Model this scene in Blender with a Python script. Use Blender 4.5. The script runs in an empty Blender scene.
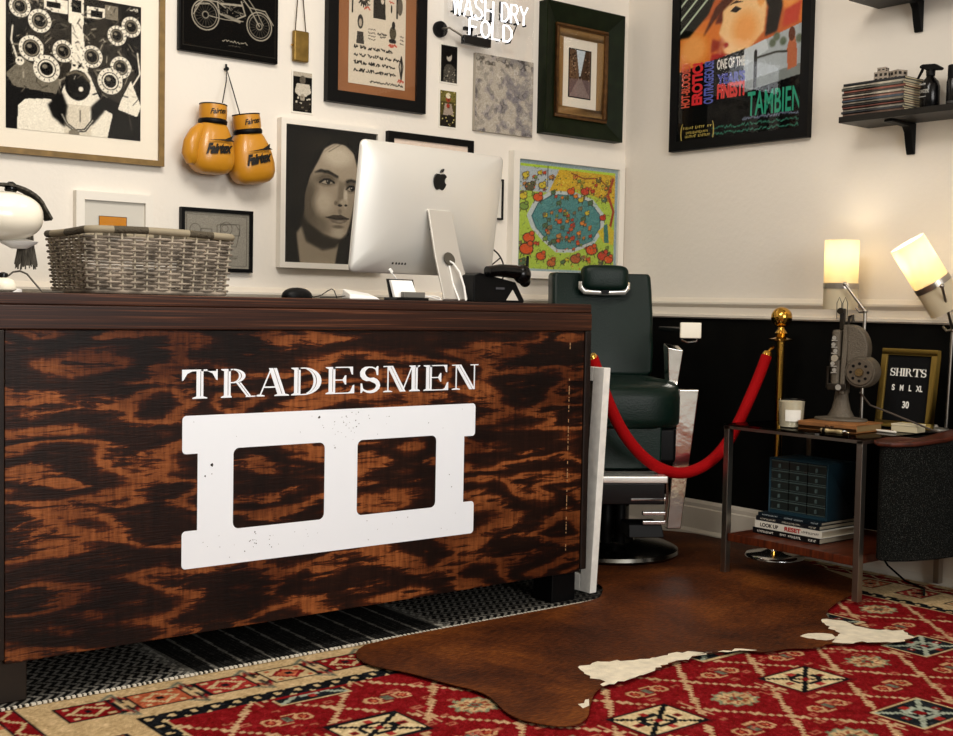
import bpy, bmesh, math, random
import numpy as np
from mathutils import Vector, Matrix, Euler
random.seed(7); rng = np.random.default_rng(7)
PI = math.pi
S = bpy.context.scene
# ------------------------------------------------------------------ camera, world, lights, exposure
FPX = 1252.29
CAMP = Vector((-4.394, -4.34, 1.04)); PIT, ROL, YAW = -0.0500753, 0.0189969, 0.8933207
FW = Vector((math.cos(YAW)*math.cos(PIT), math.sin(YAW)*math.cos(PIT), math.sin(PIT)))
R0 = FW.cross(Vector((0, 0, 1))).normalized(); U0 = R0.cross(FW)
RT = R0*math.cos(ROL) + U0*math.sin(ROL); UP = U0*math.cos(ROL) - R0*math.sin(ROL)
cd = bpy.data.cameras.new('camera'); cam = bpy.data.objects.new('camera', cd); S.collection.objects.link(cam)
cd.sensor_fit = 'HORIZONTAL'; cd.sensor_width = 36; cd.lens = FPX/953*36; cd.clip_start = .05
cam.matrix_world = Matrix((( RT.x, UP.x, -FW.x, CAMP.x), (RT.y, UP.y, -FW.y, CAMP.y), (RT.z, UP.z, -FW.z, CAMP.z), (0, 0, 0, 1)))
S.camera = cam
S.view_settings.view_transform = 'Standard'; S.view_settings.look = 'None'; S.view_settings.gamma = 1
S.view_settings.exposure = 0.14; S.view_settings.use_curve_mapping = False
W = bpy.data.worlds.new('world'); S.world = W; W.use_nodes = True
W.node_tree.nodes['Background'].inputs[0].default_value = (1, .96, .91, 1); W.node_tree.nodes['Background'].inputs[1].default_value = .12
def area(name, loc, target, size, power, col, sy=None):
    l = bpy.data.lights.new(name, 'AREA'); l.energy = power; l.color = col; l.shape = 'RECTANGLE'; l.size = size; l.size_y = sy or size
    o = bpy.data.objects.new(name, l); S.collection.objects.link(o); o.location = loc
    o.rotation_euler = (Vector(target)-Vector(loc)).to_track_quat('-Z', 'Y').to_euler(); return o
area('storefront_daylight', (-2.9, -7.4, 2.0), (-2.6, 0, 1.2), 3.0, 160, (1, .975, .94), 2.0)
area('ceiling_light_front', (-3.1, -2.3, 3.05), (-2.6, -.6, .8), .8, 46, (1, .94, .86))
area('ceiling_light_back', (-1.7, -2.3, 3.05), (-1.1, -.6, .8), .5, 8, (1, .93, .84))

def ray(px, py): return FW + RT*((px-476.5)/FPX) - UP*((py-368)/FPX)
def ob(px, py, o=.0):           # point on a plane parallel to the back wall, o metres in front of it
    d = ray(px, py); return CAMP + d*((-o-CAMP.y)/d.y)
def orw(px, py, o=.0):          # the same for the right wall
    d = ray(px, py); return CAMP + d*((-o-CAMP.x)/d.x)
def oz(px, py, z=0.):
    d = ray(px, py); return CAMP + d*((z-CAMP.z)/d.z)
def od(px, py, D): return CAMP + ray(px, py)*D

# ------------------------------------------------------------------ materials
def lin(c):
    if isinstance(c, str): c = [int(c[i:i+2], 16)/255 for i in (0, 2, 4)]
    return [x/12.92 if x <= .04045 else ((x+.055)/1.055)**2.4 for x in c[:3]]
_M = {}
def mat(name, col, rough=.6, metal=0, spec=.3, bump=0, bscale=80, var=0, vscale=6, coat=0, emis=None, es=0, sheen=0, bstretch=None):
    if name in _M: return _M[name]
    m = bpy.data.materials.new(name); m.use_nodes = True; nt = m.node_tree; b = nt.nodes['Principled BSDF']
    c = lin(col); b.inputs['Base Color'].default_value = (*c, 1); b.inputs['Roughness'].default_value = rough
    b.inputs['Metallic'].default_value = metal; b.inputs['Specular IOR Level'].default_value = spec
    b.inputs['Coat Weight'].default_value = coat; b.inputs['Coat Roughness'].default_value = .08
    if sheen: b.inputs['Sheen Weight'].default_value = sheen
    if emis: b.inputs['Emission Color'].default_value = (*lin(emis), 1); b.inputs['Emission Strength'].default_value = es
    if bump or var:
        tc = nt.nodes.new('ShaderNodeTexCoord'); mp = nt.nodes.new('ShaderNodeMapping'); nt.links.new(tc.outputs['Object'], mp.inputs[0])
        if bstretch: mp.inputs['Scale'].default_value = bstretch
    if bump:
        n = nt.nodes.new('ShaderNodeTexNoise'); n.inputs['Scale'].default_value = bscale; n.inputs['Detail'].default_value = 3
        nt.links.new(mp.outputs[0], n.inputs['Vector'])
        bp = nt.nodes.new('ShaderNodeBump'); bp.inputs['Strength'].default_value = bump; bp.inputs['Distance'].default_value = .01
        nt.links.new(n.outputs['Fac'], bp.inputs['Height']); nt.links.new(bp.outputs[0], b.inputs['Normal'])
    if var:
        n = nt.nodes.new('ShaderNodeTexNoise'); n.inputs['Scale'].default_value = vscale; n.inputs['Detail'].default_value = 5
        nt.links.new(mp.outputs[0], n.inputs['Vector'])
        r = nt.nodes.new('ShaderNodeValToRGB'); r.color_ramp.elements[0].position = .3; r.color_ramp.elements[1].position = .7
        r.color_ramp.elements[0].color = (*[x*(1-var) for x in c], 1); r.color_ramp.elements[1].color = (*[min(1, x*(1+var)) for x in c], 1)
        nt.links.new(n.outputs['Fac'], r.inputs[0]); nt.links.new(r.outputs[0], b.inputs['Base Color'])
    _M[name] = m; return m
def vcol_mat(name, rough=.5, bump=0, bscale=300, coat=0, spec=.5):
    if name in _M: return _M[name]
    m = mat(name, 'ffffff', rough, bump=bump, bscale=bscale, coat=coat, spec=spec); nt = m.node_tree
    a = nt.nodes.new('ShaderNodeAttribute'); a.attribute_name = 'Col'
    nt.links.new(a.outputs['Color'], nt.nodes['Principled BSDF'].inputs['Base Color']); return m
def glass_mat(name, tint=(1, 1, 1), k=.06, rough=.0):
    if name in _M: return _M[name]
    m = bpy.data.materials.new(name); m.use_nodes = True; nt = m.node_tree; nt.nodes.clear()
    o = nt.nodes.new('ShaderNodeOutputMaterial'); mx = nt.nodes.new('ShaderNodeMixShader'); t = nt.nodes.new('ShaderNodeBsdfTransparent'); g = nt.nodes.new('ShaderNodeBsdfGlossy')
    lw = nt.nodes.new('ShaderNodeLayerWeight'); lw.inputs[0].default_value = .2; mt = nt.nodes.new('ShaderNodeMath'); mt.operation = 'MULTIPLY_ADD'
    mt.inputs[1].default_value = .3; mt.inputs[2].default_value = k
    nt.links.new(lw.outputs['Fresnel'], mt.inputs[0]); nt.links.new(mt.outputs[0], mx.inputs[0]); t.inputs[0].default_value = (*tint, 1); g.inputs['Roughness'].default_value = rough
    nt.links.new(t.outputs[0], mx.inputs[1]); nt.links.new(g.outputs[0], mx.inputs[2]); nt.links.new(mx.outputs[0], o.inputs[0]); _M[name] = m; return m
def ramp(nt, stops, interp='LINEAR'):
    r = nt.nodes.new('ShaderNodeValToRGB'); cr = r.color_ramp; cr.interpolation = interp
    while len(cr.elements) < len(stops): cr.elements.new(.5)
    for e, (p, c) in zip(cr.elements, stops): e.position = p; e.color = (*lin(c), 1)
    return r
def noise(nt, vec, scale, detail=4, rough=.5, dist=0):
    n = nt.nodes.new('ShaderNodeTexNoise'); n.inputs['Scale'].default_value = scale; n.inputs['Detail'].default_value = detail
    n.inputs['Roughness'].default_value = rough; n.inputs['Distortion'].default_value = dist; nt.links.new(vec, n.inputs['Vector']); return n
def mapping(nt, scale, loc=(0, 0, 0), rot=(0, 0, 0)):
    tc = nt.nodes.new('ShaderNodeTexCoord'); mp = nt.nodes.new('ShaderNodeMapping'); nt.links.new(tc.outputs['Object'], mp.inputs[0])
    mp.inputs['Scale'].default_value = scale; mp.inputs['Location'].default_value = loc; mp.inputs['Rotation'].default_value = rot; return mp.outputs[0]
def math_n(nt, op, a, b=None, c=None):
    n = nt.nodes.new('ShaderNodeMath'); n.operation = op
    for i, v in enumerate((a, b, c)):
        if v is None: continue
        if isinstance(v, (int, float)): n.inputs[i].default_value = v
        else: nt.links.new(v, n.inputs[i])
    return n.outputs[0]
def plywood():
    m = mat('stained_plywood', '3a1a0c', .42, spec=.2); nt = m.node_tree; b = nt.nodes['Principled BSDF']
    big = noise(nt, mapping(nt, (1.5, 1, 6.2), (3.1, 0, .7)), 1.3, 2, .45, .35).outputs['Fac']
    med = noise(nt, mapping(nt, (5.5, 5, 34)), 1.6, 6, .68, .6).outputs['Fac']
    fin = noise(nt, mapping(nt, (16, 14, 230)), 1.0, 3, .6).outputs['Fac']
    ver = noise(nt, mapping(nt, (60, 60, 7)), 1.0, 4, .7).outputs['Fac']
    v = math_n(nt, 'MULTIPLY', big, 32.0); v = math_n(nt, 'MULTIPLY_ADD', med, 7.5, v); v = math_n(nt, 'SINE', v)
    v = math_n(nt, 'MULTIPLY_ADD', fin, 1.3, v); v = math_n(nt, 'MULTIPLY_ADD', med, 2.4, v); v = math_n(nt, 'MULTIPLY_ADD', ver, .7, v)
    v = math_n(nt, 'MULTIPLY_ADD', v, .23, -.075)
    r = ramp(nt, [(0, '150703'), (.30, '241008'), (.48, '3c1a0a'), (.55, '582810'), (.60, '864a24'), (.74, '9a5a2f'), (1, 'b0703e')])
    nt.links.new(v, r.inputs[0])
    mx = nt.nodes.new('ShaderNodeMix'); mx.data_type = 'RGBA'; mx.blend_type = 'MULTIPLY'; mx.inputs[0].default_value = 1
    r2 = ramp(nt, [(.3, 'b4aca6'), (.6, 'ffffff')]); nt.links.new(ver, r2.inputs[0])
    nt.links.new(r.outputs[0], mx.inputs[6]); nt.links.new(r2.outputs[0], mx.inputs[7])
    lg = noise(nt, mapping(nt, (1, 1, 1.6), (1, 4, 2)), 2.4, 2).outputs['Fac']; r3 = ramp(nt, [(.38, '98887c'), (.6, 'ffffff')]); nt.links.new(lg, r3.inputs[0])
    mx2 = nt.nodes.new('ShaderNodeMix'); mx2.data_type = 'RGBA'; mx2.blend_type = 'MULTIPLY'; mx2.inputs[0].default_value = 1
    nt.links.new(mx.outputs[2], mx2.inputs[6]); nt.links.new(r3.outputs[0], mx2.inputs[7])
    nt.links.new(mx2.outputs[2], b.inputs['Base Color'])
    bp = nt.nodes.new('ShaderNodeBump'); bp.inputs['Strength'].default_value = .25; bp.inputs['Distance'].default_value = .004; nt.links.new(fin, bp.inputs['Height']); nt.links.new(bp.outputs[0], b.inputs['Normal'])
    return m
def woodgrain(name, c1, c2, scale=(2, 2, 90), rough=.4, k=1.0, c3=None):
    if name in _M: return _M[name]
    m = mat(name, c1, rough); nt = m.node_tree
    n = noise(nt, mapping(nt, scale), k, 4, .6, .4).outputs['Fac']
    r = ramp(nt, [(.32, c1), (.55, c2), (.75, c3 or c2)]); nt.links.new(n, r.inputs[0]); nt.links.new(r.outputs[0], m.node_tree.nodes['Principled BSDF'].inputs['Base Color']); return m

# ------------------------------------------------------------------ mesh building
class MB:
    def __init__(s): s.v = []; s.f = []; s.m = []; s.cur = 0
    def add(s, vs, fs, mi=None):
        o = len(s.v); s.v += [Vector(p) for p in vs]; s.f += [tuple(i+o for i in f) for f in fs]; s.m += [s.cur if mi is None else mi]*len(fs); return s
    def box(s, x0, x1, y0, y1, z0, z1, mi=None):
        return s.add([(x0, y0, z0), (x1, y0, z0), (x1, y1, z0), (x0, y1, z0), (x0, y0, z1), (x1, y0, z1), (x1, y1, z1), (x0, y1, z1)],
                     [(0, 3, 2, 1), (4, 5, 6, 7), (0, 1, 5, 4), (1, 2, 6, 5), (2, 3, 7, 6), (3, 0, 4, 7)], mi)
    def cbox(s, c, d, mi=None): return s.box(c[0]-d[0]/2, c[0]+d[0]/2, c[1]-d[1]/2, c[1]+d[1]/2, c[2]-d[2]/2, c[2]+d[2]/2, mi)
    def hexa(s, bot, top, mi=None):      # two quads, same winding (counter-clockwise from above)
        return s.add(list(bot)+list(top), [(0, 3, 2, 1), (4, 5, 6, 7), (0, 1, 5, 4), (1, 2, 6, 5), (2, 3, 7, 6), (3, 0, 4, 7)], mi)
    def tube(s, pts, r, n=10, mi=None, closed=False, flat=1.0):
        pts = [Vector(p) for p in pts]; N = len(pts); rs = r if isinstance(r, (list, tuple)) else [r]*N
        rings = []; prev = None
        for i, p in enumerate(pts):
            if closed: t = pts[(i+1) % N]-pts[i-1]
            else: t = (pts[min(i+1, N-1)]-pts[max(i-1, 0)])
            t = t.normalized()
            if prev is None:
                a = Vector((0, 0, 1)) if abs(t.z) < .9 else Vector((1, 0, 0)); u = t.cross(a).normalized()
            else: u = (prev-t*prev.dot(t)).normalized()
            prev = u; w = t.cross(u)
            rings.append([p+u*(rs[i]*math.cos(2*PI*k/n))+w*(rs[i]*flat*math.sin(2*PI*k/n)) for k in range(n)])
        vs = [q for R in rings for q in R]; fs = []
        M_ = N if closed else N-1
        for i in range(M_):
            j = (i+1) % N
            for k in range(n): fs.append((i*n+k, i*n+(k+1) % n, j*n+(k+1) % n, j*n+k))
        if not closed: fs += [tuple(range(n-1, -1, -1)), tuple(range((N-1)*n, N*n))]
        return s.add(vs, fs, mi)
    def lathe(s, prof, c=(0, 0, 0), n=32, axis='z', mi=None, cap=True):   # prof: (radius, height) from bottom to top
        c = Vector(c); vs = []; fs = []
        for r, h in prof:
            for k in range(n):
                a = 2*PI*k/n; x, y = r*math.cos(a), r*math.sin(a)
                vs.append(c+Vector({'z': (x, y, h), 'y': (x, h, -y), 'x': (h, x, y)}[axis]))
        for i in range(len(prof)-1):
            for k in range(n): fs.append((i*n+k, i*n+(k+1) % n, (i+1)*n+(k+1) % n, (i+1)*n+k))
        if cap: fs += [tuple(range(n-1, -1, -1)), tuple(range((len(prof)-1)*n, len(prof)*n))]
        return s.add(vs, fs, mi)
    def cyl(s, c, r, h, axis='z', n=24, mi=None): return s.lathe([(r, -h/2), (r, h/2)], c, n, axis, mi)
    def ell(s, c, r, n=24, k=14, mi=None, p=1.0):      # ellipsoid, p<1 boxier
        c = Vector(c); vs = []; fs = []
        sg = lambda x: math.copysign(abs(x)**p, x)
        for i in range(k+1):
            t = -PI/2+PI*i/k
            for j in range(n):
                a = 2*PI*j/n; vs.append(c+Vector((r[0]*sg(math.cos(t))*sg(math.cos(a)), r[1]*sg(math.cos(t))*sg(math.sin(a)), r[2]*sg(math.sin(t)))))
        for i in range(k):
            for j in range(n): fs.append((i*n+j, i*n+(j+1) % n, (i+1)*n+(j+1) % n, (i+1)*n+j))
        return s.add(vs, fs, mi)
    def prism(s, poly, y0, y1, plane='xz', mi=None):   # polygon extruded along the missing axis
        def P(a, b, c): return {'xz': (a, c, b), 'xy': (a, b, c), 'yz': (c, a, b)}[plane]
        n = len(poly); vs = [P(a, b, y0) for a, b in poly]+[P(a, b, y1) for a, b in poly]
        fs = [tuple(range(n)), tuple(range(2*n-1, n-1, -1))]+[(i, (i+1) % n, n+(i+1) % n, n+i) for i in range(n)]
        return s.add(vs, fs, mi)
    def xf(s, M_, i0=0):
        for i in range(i0, len(s.v)): s.v[i] = M_ @ s.v[i]
        return s
    def build(s, name, mats, parent=None, smooth=False, bevel=0, seg=2, subsurf=0, loc=None, rot=None):
        me = bpy.data.meshes.new(name); me.from_pydata([tuple(p) for p in s.v], [], s.f); me.update()
        mats = mats if isinstance(mats, (list, tuple)) else [mats]
        for m in mats: me.materials.append(m)
        if len(mats) > 1: me.polygons.foreach_set('material_index', s.m)
        bm = bmesh.new(); bm.from_mesh(me); bmesh.ops.remove_doubles(bm, verts=bm.verts, dist=1e-6)
        bmesh.ops.recalc_face_normals(bm, faces=bm.faces)
        if smooth:
            for f in bm.faces: f.smooth = True
            for e in bm.edges:
                if len(e.link_faces) == 2 and e.calc_face_angle(0) > .75: e.smooth = False
        bm.to_mesh(me); bm.free()
        o = bpy.data.objects.new(name, me); S.collection.objects.link(o)
        if parent: o.parent = parent
        if loc: o.location = loc
        if rot: o.rotation_euler = rot
        if bevel:
            b = o.modifiers.new('bevel', 'BEVEL'); b.width = bevel; b.segments = seg; b.limit_method = 'ANGLE'; b.angle_limit = .6
            if not smooth:
                for p in me.polygons: p.use_smooth = True
                w = o.modifiers.new('wn', 'WEIGHTED_NORMAL'); w.keep_sharp = True
        if subsurf:
            b = o.modifiers.new('sub', 'SUBSURF'); b.levels = b.render_levels = subsurf
            for p in me.polygons: p.use_smooth = True
        return o
def thing(name, label, cat, loc=(0, 0, 0), rz=0, group=None):
    o = bpy.data.objects.new(name, None); S.collection.objects.link(o); o.location = loc; o.rotation_euler = (0, 0, rz); o.empty_display_size = .05
    o['label'] = label; o['category'] = cat
    if group: o['group'] = group
    return o
def tag(o, label, cat, group=None):
    o['label'] = label; o['category'] = cat
    if group: o['group'] = group
    return o
def struct(o): o['kind'] = 'structure'; return o
RW = -PI/2        # rotation of things that hang on or face away from the right wall

# lettering: single font of Blender, and own serif capitals
def text_obj(name, body, w, h, m, parent, loc, rot=(PI/2, 0, 0), shear=0, bold=0, depth=.0006, space=1.0):
    cu = bpy.data.curves.new(name, 'FONT'); cu.body = body; cu.size = 1; cu.align_x = 'LEFT'; cu.shear = shear; cu.offset = bold; cu.extrude = .01; cu.space_character = space
    t = bpy.data.objects.new('tmp', cu); S.collection.objects.link(t); bpy.context.view_layer.update()
    me = bpy.data.meshes.new_from_object(t.evaluated_get(bpy.context.evaluated_depsgraph_get())); bpy.data.objects.remove(t)
    co = np.empty(len(me.vertices)*3); me.vertices.foreach_get('co', co); co = co.reshape(-1, 3)
    mn, mx = co.min(0), co.max(0); co = (co-(mn+mx)/2); co[:, 0] *= w/(mx[0]-mn[0]); co[:, 1] *= h/(mx[1]-mn[1]); co[:, 2] *= depth/(mx[2]-mn[2])
    me.vertices.foreach_set('co', co.ravel()); me.materials.clear(); me.materials.append(m); me.update(); me.name = name
    o = bpy.data.objects.new(name, me); S.collection.objects.link(o); o.parent = parent; o.location = loc; o.rotation_euler = rot; return o
def marks(name, w, h, m, parent, loc, n=14):     # a line of writing too small to read: short uneven strokes
    b = MB(); x = -w/2; r = random.Random(n)
    while x < w/2-w/n*.4:
        l = w/n*r.uniform(.35, .8)
        if r.random() < .85:
            z = h*r.uniform(.3, .5); b.box(x, x+l*.4, -.0003, .0003, -z, z); b.box(x, x+l, -.00025, .00025, z*.5, z*.9) if r.random() < .6 else b.box(x, x+l, -.00025, .00025, -z, -z*.6)
        x += l+w/n*.3
    return b.build(name, m, parent, loc=loc)
def serif(ch, g=.022):
    P = []      # convex-ish polygons in a box of height 1
    def rect(x0, y0, x1, y1): P.append([(x0, y0), (x1, y0), (x1, y1), (x0, y1)])
    def stem(x, w=.2, sl=.09, sr=.09, top=True, bot=True):
        rect(x, 0, x+w*.66-g, 1); rect(x+w*.66, 0, x+w, 1)
        for on, y, s_ in ((bot, 0, 1), (top, 1, -1)):
            if on: P.append([(x-sl, y), (x+w+sr, y), (x+w+sr, y+.03*s_), (x+w, y+.08*s_), (x, y+.08*s_), (x-sl, y+.03*s_)])
    def diag(x0, y0, x1, y1, w, split=False):
        if split:
            a = w*.62; P.append([(x0, y0), (x0+a-g, y0), (x1+a-g, y1), (x1, y1)]); P.append([(x0+a, y0), (x0+w, y0), (x1+w, y1), (x1+a, y1)])
        else: P.append([(x0, y0), (x0+w, y0), (x1+w, y1), (x1, y1)])
    def arc(cx, cy, ro, ri, a0, a1, n=14):     # band of two half ellipses
        for i in range(n):
            a, b = math.radians(a0+(a1-a0)*i/n), math.radians(a0+(a1-a0)*(i+1)/n)
            P.append([(cx+ri[0]*math.cos(a), cy+ri[1]*math.sin(a)), (cx+ro[0]*math.cos(a), cy+ro[1]*math.sin(a)), (cx+ro[0]*math.cos(b), cy+ro[1]*math.sin(b)), (cx+ri[0]*math.cos(b), cy+ri[1]*math.sin(b))])
    def curve(pts, ws):
        for i in range(len(pts)-1):
            (x0, y0), (x1, y1) = pts[i], pts[i+1]; 
            def nrm(k):
                a = pts[max(k-1, 0)]; b = pts[min(k+1, len(pts)-1)]; dx, dy = b[0]-a[0], b[1]-a[1]; l = math.hypot(dx, dy); return -dy/l, dx/l
            n0, n1 = nrm(i), nrm(i+1); w0, w1 = ws[i]/2, ws[i+1]/2
            P.append([(x0-n0[0]*w0, y0-n0[1]*w0), (x1-n1[0]*w1, y1-n1[1]*w1), (x1+n1[0]*w1, y1+n1[1]*w1), (x0+n0[0]*w0, y0+n0[1]*w0)])
    if ch == 'T':
        stem(.5, .24, .14, .14, top=False); rect(.05, .94, 1.19, 1); P.append([(0, 1), (.0, .62), (.05, .64), (.18, .86), (.36, .94), (.36, 1)]); P.append([(1.24, 1), (.88, 1), (.88, .94), (1.06, .86), (1.19, .64), (1.24, .62)]); w = 1.24
    elif ch == 'R':
        stem(.12, .22, .1, .04); arc(.42, .75, (.42, .25), (.3, .21), -90, 90); arc(.42, .75, (.27, .21), (.2, .205), -80, 80); rect(.34, .96, .44, 1); rect(.34, .5, .44, .54)
        diag(.9, 0, .52, .52, .17, True); rect(.86, 0, 1.24, .04); w = 1.22
    elif ch == 'A':
        diag(.13, 0, .52, 1, .05); diag(.78, 0, .46, 1, .27, True); rect(.28, .3, .74, .35); P.append([(0, 0), (.32, 0), (.32, .03), (.2, .07), (.1, .07), (0, .03)]); P.append([(.66, 0), (1.16, 0), (1.16, .03), (1.05, .07), (.75, .07), (.66, .03)]); w = 1.14
    elif ch == 'D':
        stem(.12, .22, .1, 0); arc(.46, .5, (.62, .5), (.46, .46), -90, 90, 20); arc(.46, .5, (.43, .46), (.34, .44), -75, 75, 16); rect(.34, .96, .48, 1); rect(.34, 0, .48, .04); w = 1.12
    elif ch == 'E':
        stem(.12, .22, .1, 0); rect(.34, .96, .95, 1); rect(.34, 0, .98, .04); rect(.34, .49, .66, .53)
        P.append([(.95, 1), (.7, 1), (.84, .93), (.9, .72), (.95, .7)]); P.append([(1.0, 0), (1.0, .32), (.95, .3), (.86, .08), (.7, 0)]); P.append([(.68, .34), (.72, .34), (.72, .68), (.68, .68), (.6, .54), (.6, .48)]); w = 1.06
    elif ch == 'S':
        pts = []; ws = []
        for i in range(11):
            a = math.radians(25+ (270-25)*i/10); pts.append((.43+.3*math.cos(a), .735+.235*math.sin(a))); ws.append(.05+.16*max(0, math.sin(math.radians((i-3)*22.5)))**1)
        for i in range(1, 12):
            a = math.radians(90-(245)*i/11); pts.append((.43+.33*math.cos(a), .265+.235*math.sin(a))); ws.append(.2-.1*i/11 if i < 6 else .13-.08*(i-6)/5)
        curve(pts, ws); P.append([(.7, .66), (.76, .66), (.76, 1.0), (.71, 1.0), (.64, .9)]); P.append([(.06, 0), (.1, 0), (.17, .1), (.12, .36), (.06, .36)]); w = .9
    elif ch == 'M':
        diag(.16, 0, .16, 1, .05); diag(.66, 0, .14, 1, .24, True); diag(.74, 0, 1.14, 1, .05); stem(1.14, .24, .1, .1, top=True); P.append([(0, 0), (.36, 0), (.36, .03), (.25, .06), (.1, .06), (0, .03)]); rect(0, .96, .36, 1); w = 1.5
    elif ch == 'N':
        diag(.16, 0, .16, 1, .05); diag(.78, 0, .14, 1, .26, True); diag(.98, 0, .98, 1, .05); P.append([(0, 0), (.36, 0), (.36, .03), (.25, .06), (.1, .06), (0, .03)]); rect(0, .96, .36, 1); rect(.82, .96, 1.18, 1); w = 1.16
    elif ch == 'H':
        stem(.1, .2); rect(.3, .47, .75, .53); stem(.75, .2); w = 1.06
    elif ch == 'I': stem(.1, .22); w = .42
    return P, w

# raster painting for prints, rugs and paintings (becomes vertex colours on a fine grid mesh)
class Img:
    def __init__(s, w, h, bg, asp=None):
        s.w, s.h = w, h; s.a = np.zeros((h, w, 3)); s.a[:] = s.c(bg); yy, xx = np.mgrid[0:h, 0:w]; s.X = (xx+.5)/w; s.Y = (yy+.5)/h; s.asp = asp or w/h
    def c(s, c): return np.array([int(c[i:i+2], 16)/255 for i in (0, 2, 4)]) if isinstance(c, str) else np.array(c)
    def put(s, mask, col, op=1.): m = (np.clip(mask, 0, 1)*op)[..., None]; s.a = s.a*(1-m)+s.c(col)*m; return s
    def ell(s, cx, cy, rx, ry, col, rot=0, soft=.0, op=1., ring=0):
        dx = (s.X-cx)*s.asp; dy = s.Y-cy; rx = rx*s.asp; c_, s_ = math.cos(rot), math.sin(rot); x = dx*c_+dy*s_; y = -dx*s_+dy*c_
        d = np.sqrt((x/rx)**2+(y/ry)**2); k = max(soft, 1.2/(s.h*min(rx, ry)+1e-6)*.5); m = np.clip((1-d)/k+.5, 0, 1)
        if ring: m = m*np.clip((d-(1-ring))/k+.5, 0, 1)
        return s.put(m, col, op)
    def poly(s, pts, col, op=1., soft=0):
        ins = np.zeros((s.h, s.w), bool); n = len(pts)
        for i in range(n):
            x0, y0 = pts[i]; x1, y1 = pts[(i+1) % n]
            if y0 == y1: continue
            cond = (s.Y > min(y0, y1)) & (s.Y <= max(y0, y1)); xi = x0+(s.Y-y0)/(y1-y0)*(x1-x0); ins ^= cond & (s.X < xi)
        m = ins.astype(float)
        if soft: m = s.blur_m(m, soft)
        return s.put(m, col, op)
    def rect(s, x0, y0, x1, y1, col, op=1.): return s.put(((s.X >= x0) & (s.X < x1) & (s.Y >= y0) & (s.Y < y1)).astype(float), col, op)
    def line(s, pts, w, col, op=1.):
        m = np.zeros((s.h, s.w))
        for (x0, y0), (x1, y1) in zip(pts[:-1], pts[1:]):
            ax, ay = (x1-x0)*s.asp, y1-y0; px, py = (s.X-x0)*s.asp, s.Y-y0; t = np.clip((px*ax+py*ay)/(ax*ax+ay*ay+1e-12), 0, 1)
            d = np.hypot(px-t*ax, py-t*ay); m = np.maximum(m, np.clip((w/2-d)*s.h+.5, 0, 1))
        return s.put(m, col, op)
    def blur_m(s, m, r):
        r = max(1, int(r*s.h)); k = np.ones(2*r+1)/(2*r+1)
        for _ in range(2):
            m = np.apply_along_axis(lambda q: np.convolve(np.pad(q, r, mode='edge'), k, 'valid'), 0, m); m = np.apply_along_axis(lambda q: np.convolve(np.pad(q, r, mode='edge'), k, 'valid'), 1, m)
        return m
    def noise(s, amt, cell=1):
        n = rng.normal(0, amt, ((s.h+cell-1)//cell, (s.w+cell-1)//cell)); n = np.kron(n, np.ones((cell, cell)))[:s.h, :s.w]; s.a = np.clip(s.a+n[..., None], 0, 1); return s
    def blur(s, r):
        for i in range(3): s.a[..., i] = s.blur_m(s.a[..., i], r)
        return s
    def squig(s, x0, x1, y, hgt, col, n=20):       # a line of illegible writing
        x = np.linspace(x0, x1, n*2); yy = y+rng.uniform(-hgt/2, hgt/2, n*2)
        for i in range(0, n*2-3, 4): s.line([(x[i], yy[i]), (x[i+1], yy[i+1]), (x[i+2], yy[i+2]), (x[i+3], yy[i+3])], hgt*.35, col)
        return s
def grid_mesh(name, img, w, h, m, parent=None, loc=(0, 0, 0), plane='xz', zf=None):
    H_, W_ = img.h, img.w; x = np.linspace(-w/2, w/2, W_); z = np.linspace(h/2, -h/2, H_); XX, ZZ = np.meshgrid(x, z); co = np.zeros((H_*W_, 3)); co[:, 0] = XX.ravel()
    if plane == 'xz': co[:, 2] = ZZ.ravel()
    else: co[:, 1] = ZZ.ravel()
    if zf is not None: co[:, 2] = zf(XX.ravel(), ZZ.ravel())
    i = np.arange(H_*W_).reshape(H_, W_); f = np.stack([i[1:, :-1], i[1:, 1:], i[:-1, 1:], i[:-1, :-1]], -1).reshape(-1, 4)
    me = bpy.data.meshes.new(name); me.vertices.add(len(co)); me.vertices.foreach_set('co', co.ravel()); me.loops.add(f.size); me.loops.foreach_set('vertex_index', f.ravel().astype(np.int32))
    me.polygons.add(len(f)); me.polygons.foreach_set('loop_start', np.arange(0, f.size, 4, dtype=np.int32)); me.polygons.foreach_set('loop_total', np.full(len(f), 4, dtype=np.int32)); me.update(calc_edges=True)
    a = me.color_attributes.new('Col', 'FLOAT_COLOR', 'POINT'); c = np.clip((img.a.reshape(-1, 3)-.035)/.965, 0, 1)**1.12; l = np.where(c <= .04045, c/12.92, ((c+.055)/1.055)**2.4); a.data.foreach_set('color', np.hstack([l, np.ones((len(l), 1))]).ravel().astype(np.float32))
    me.materials.append(m); o = bpy.data.objects.new(name, me); S.collection.objects.link(o); o.location = loc
    if parent: o.parent = parent
    return o

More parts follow.
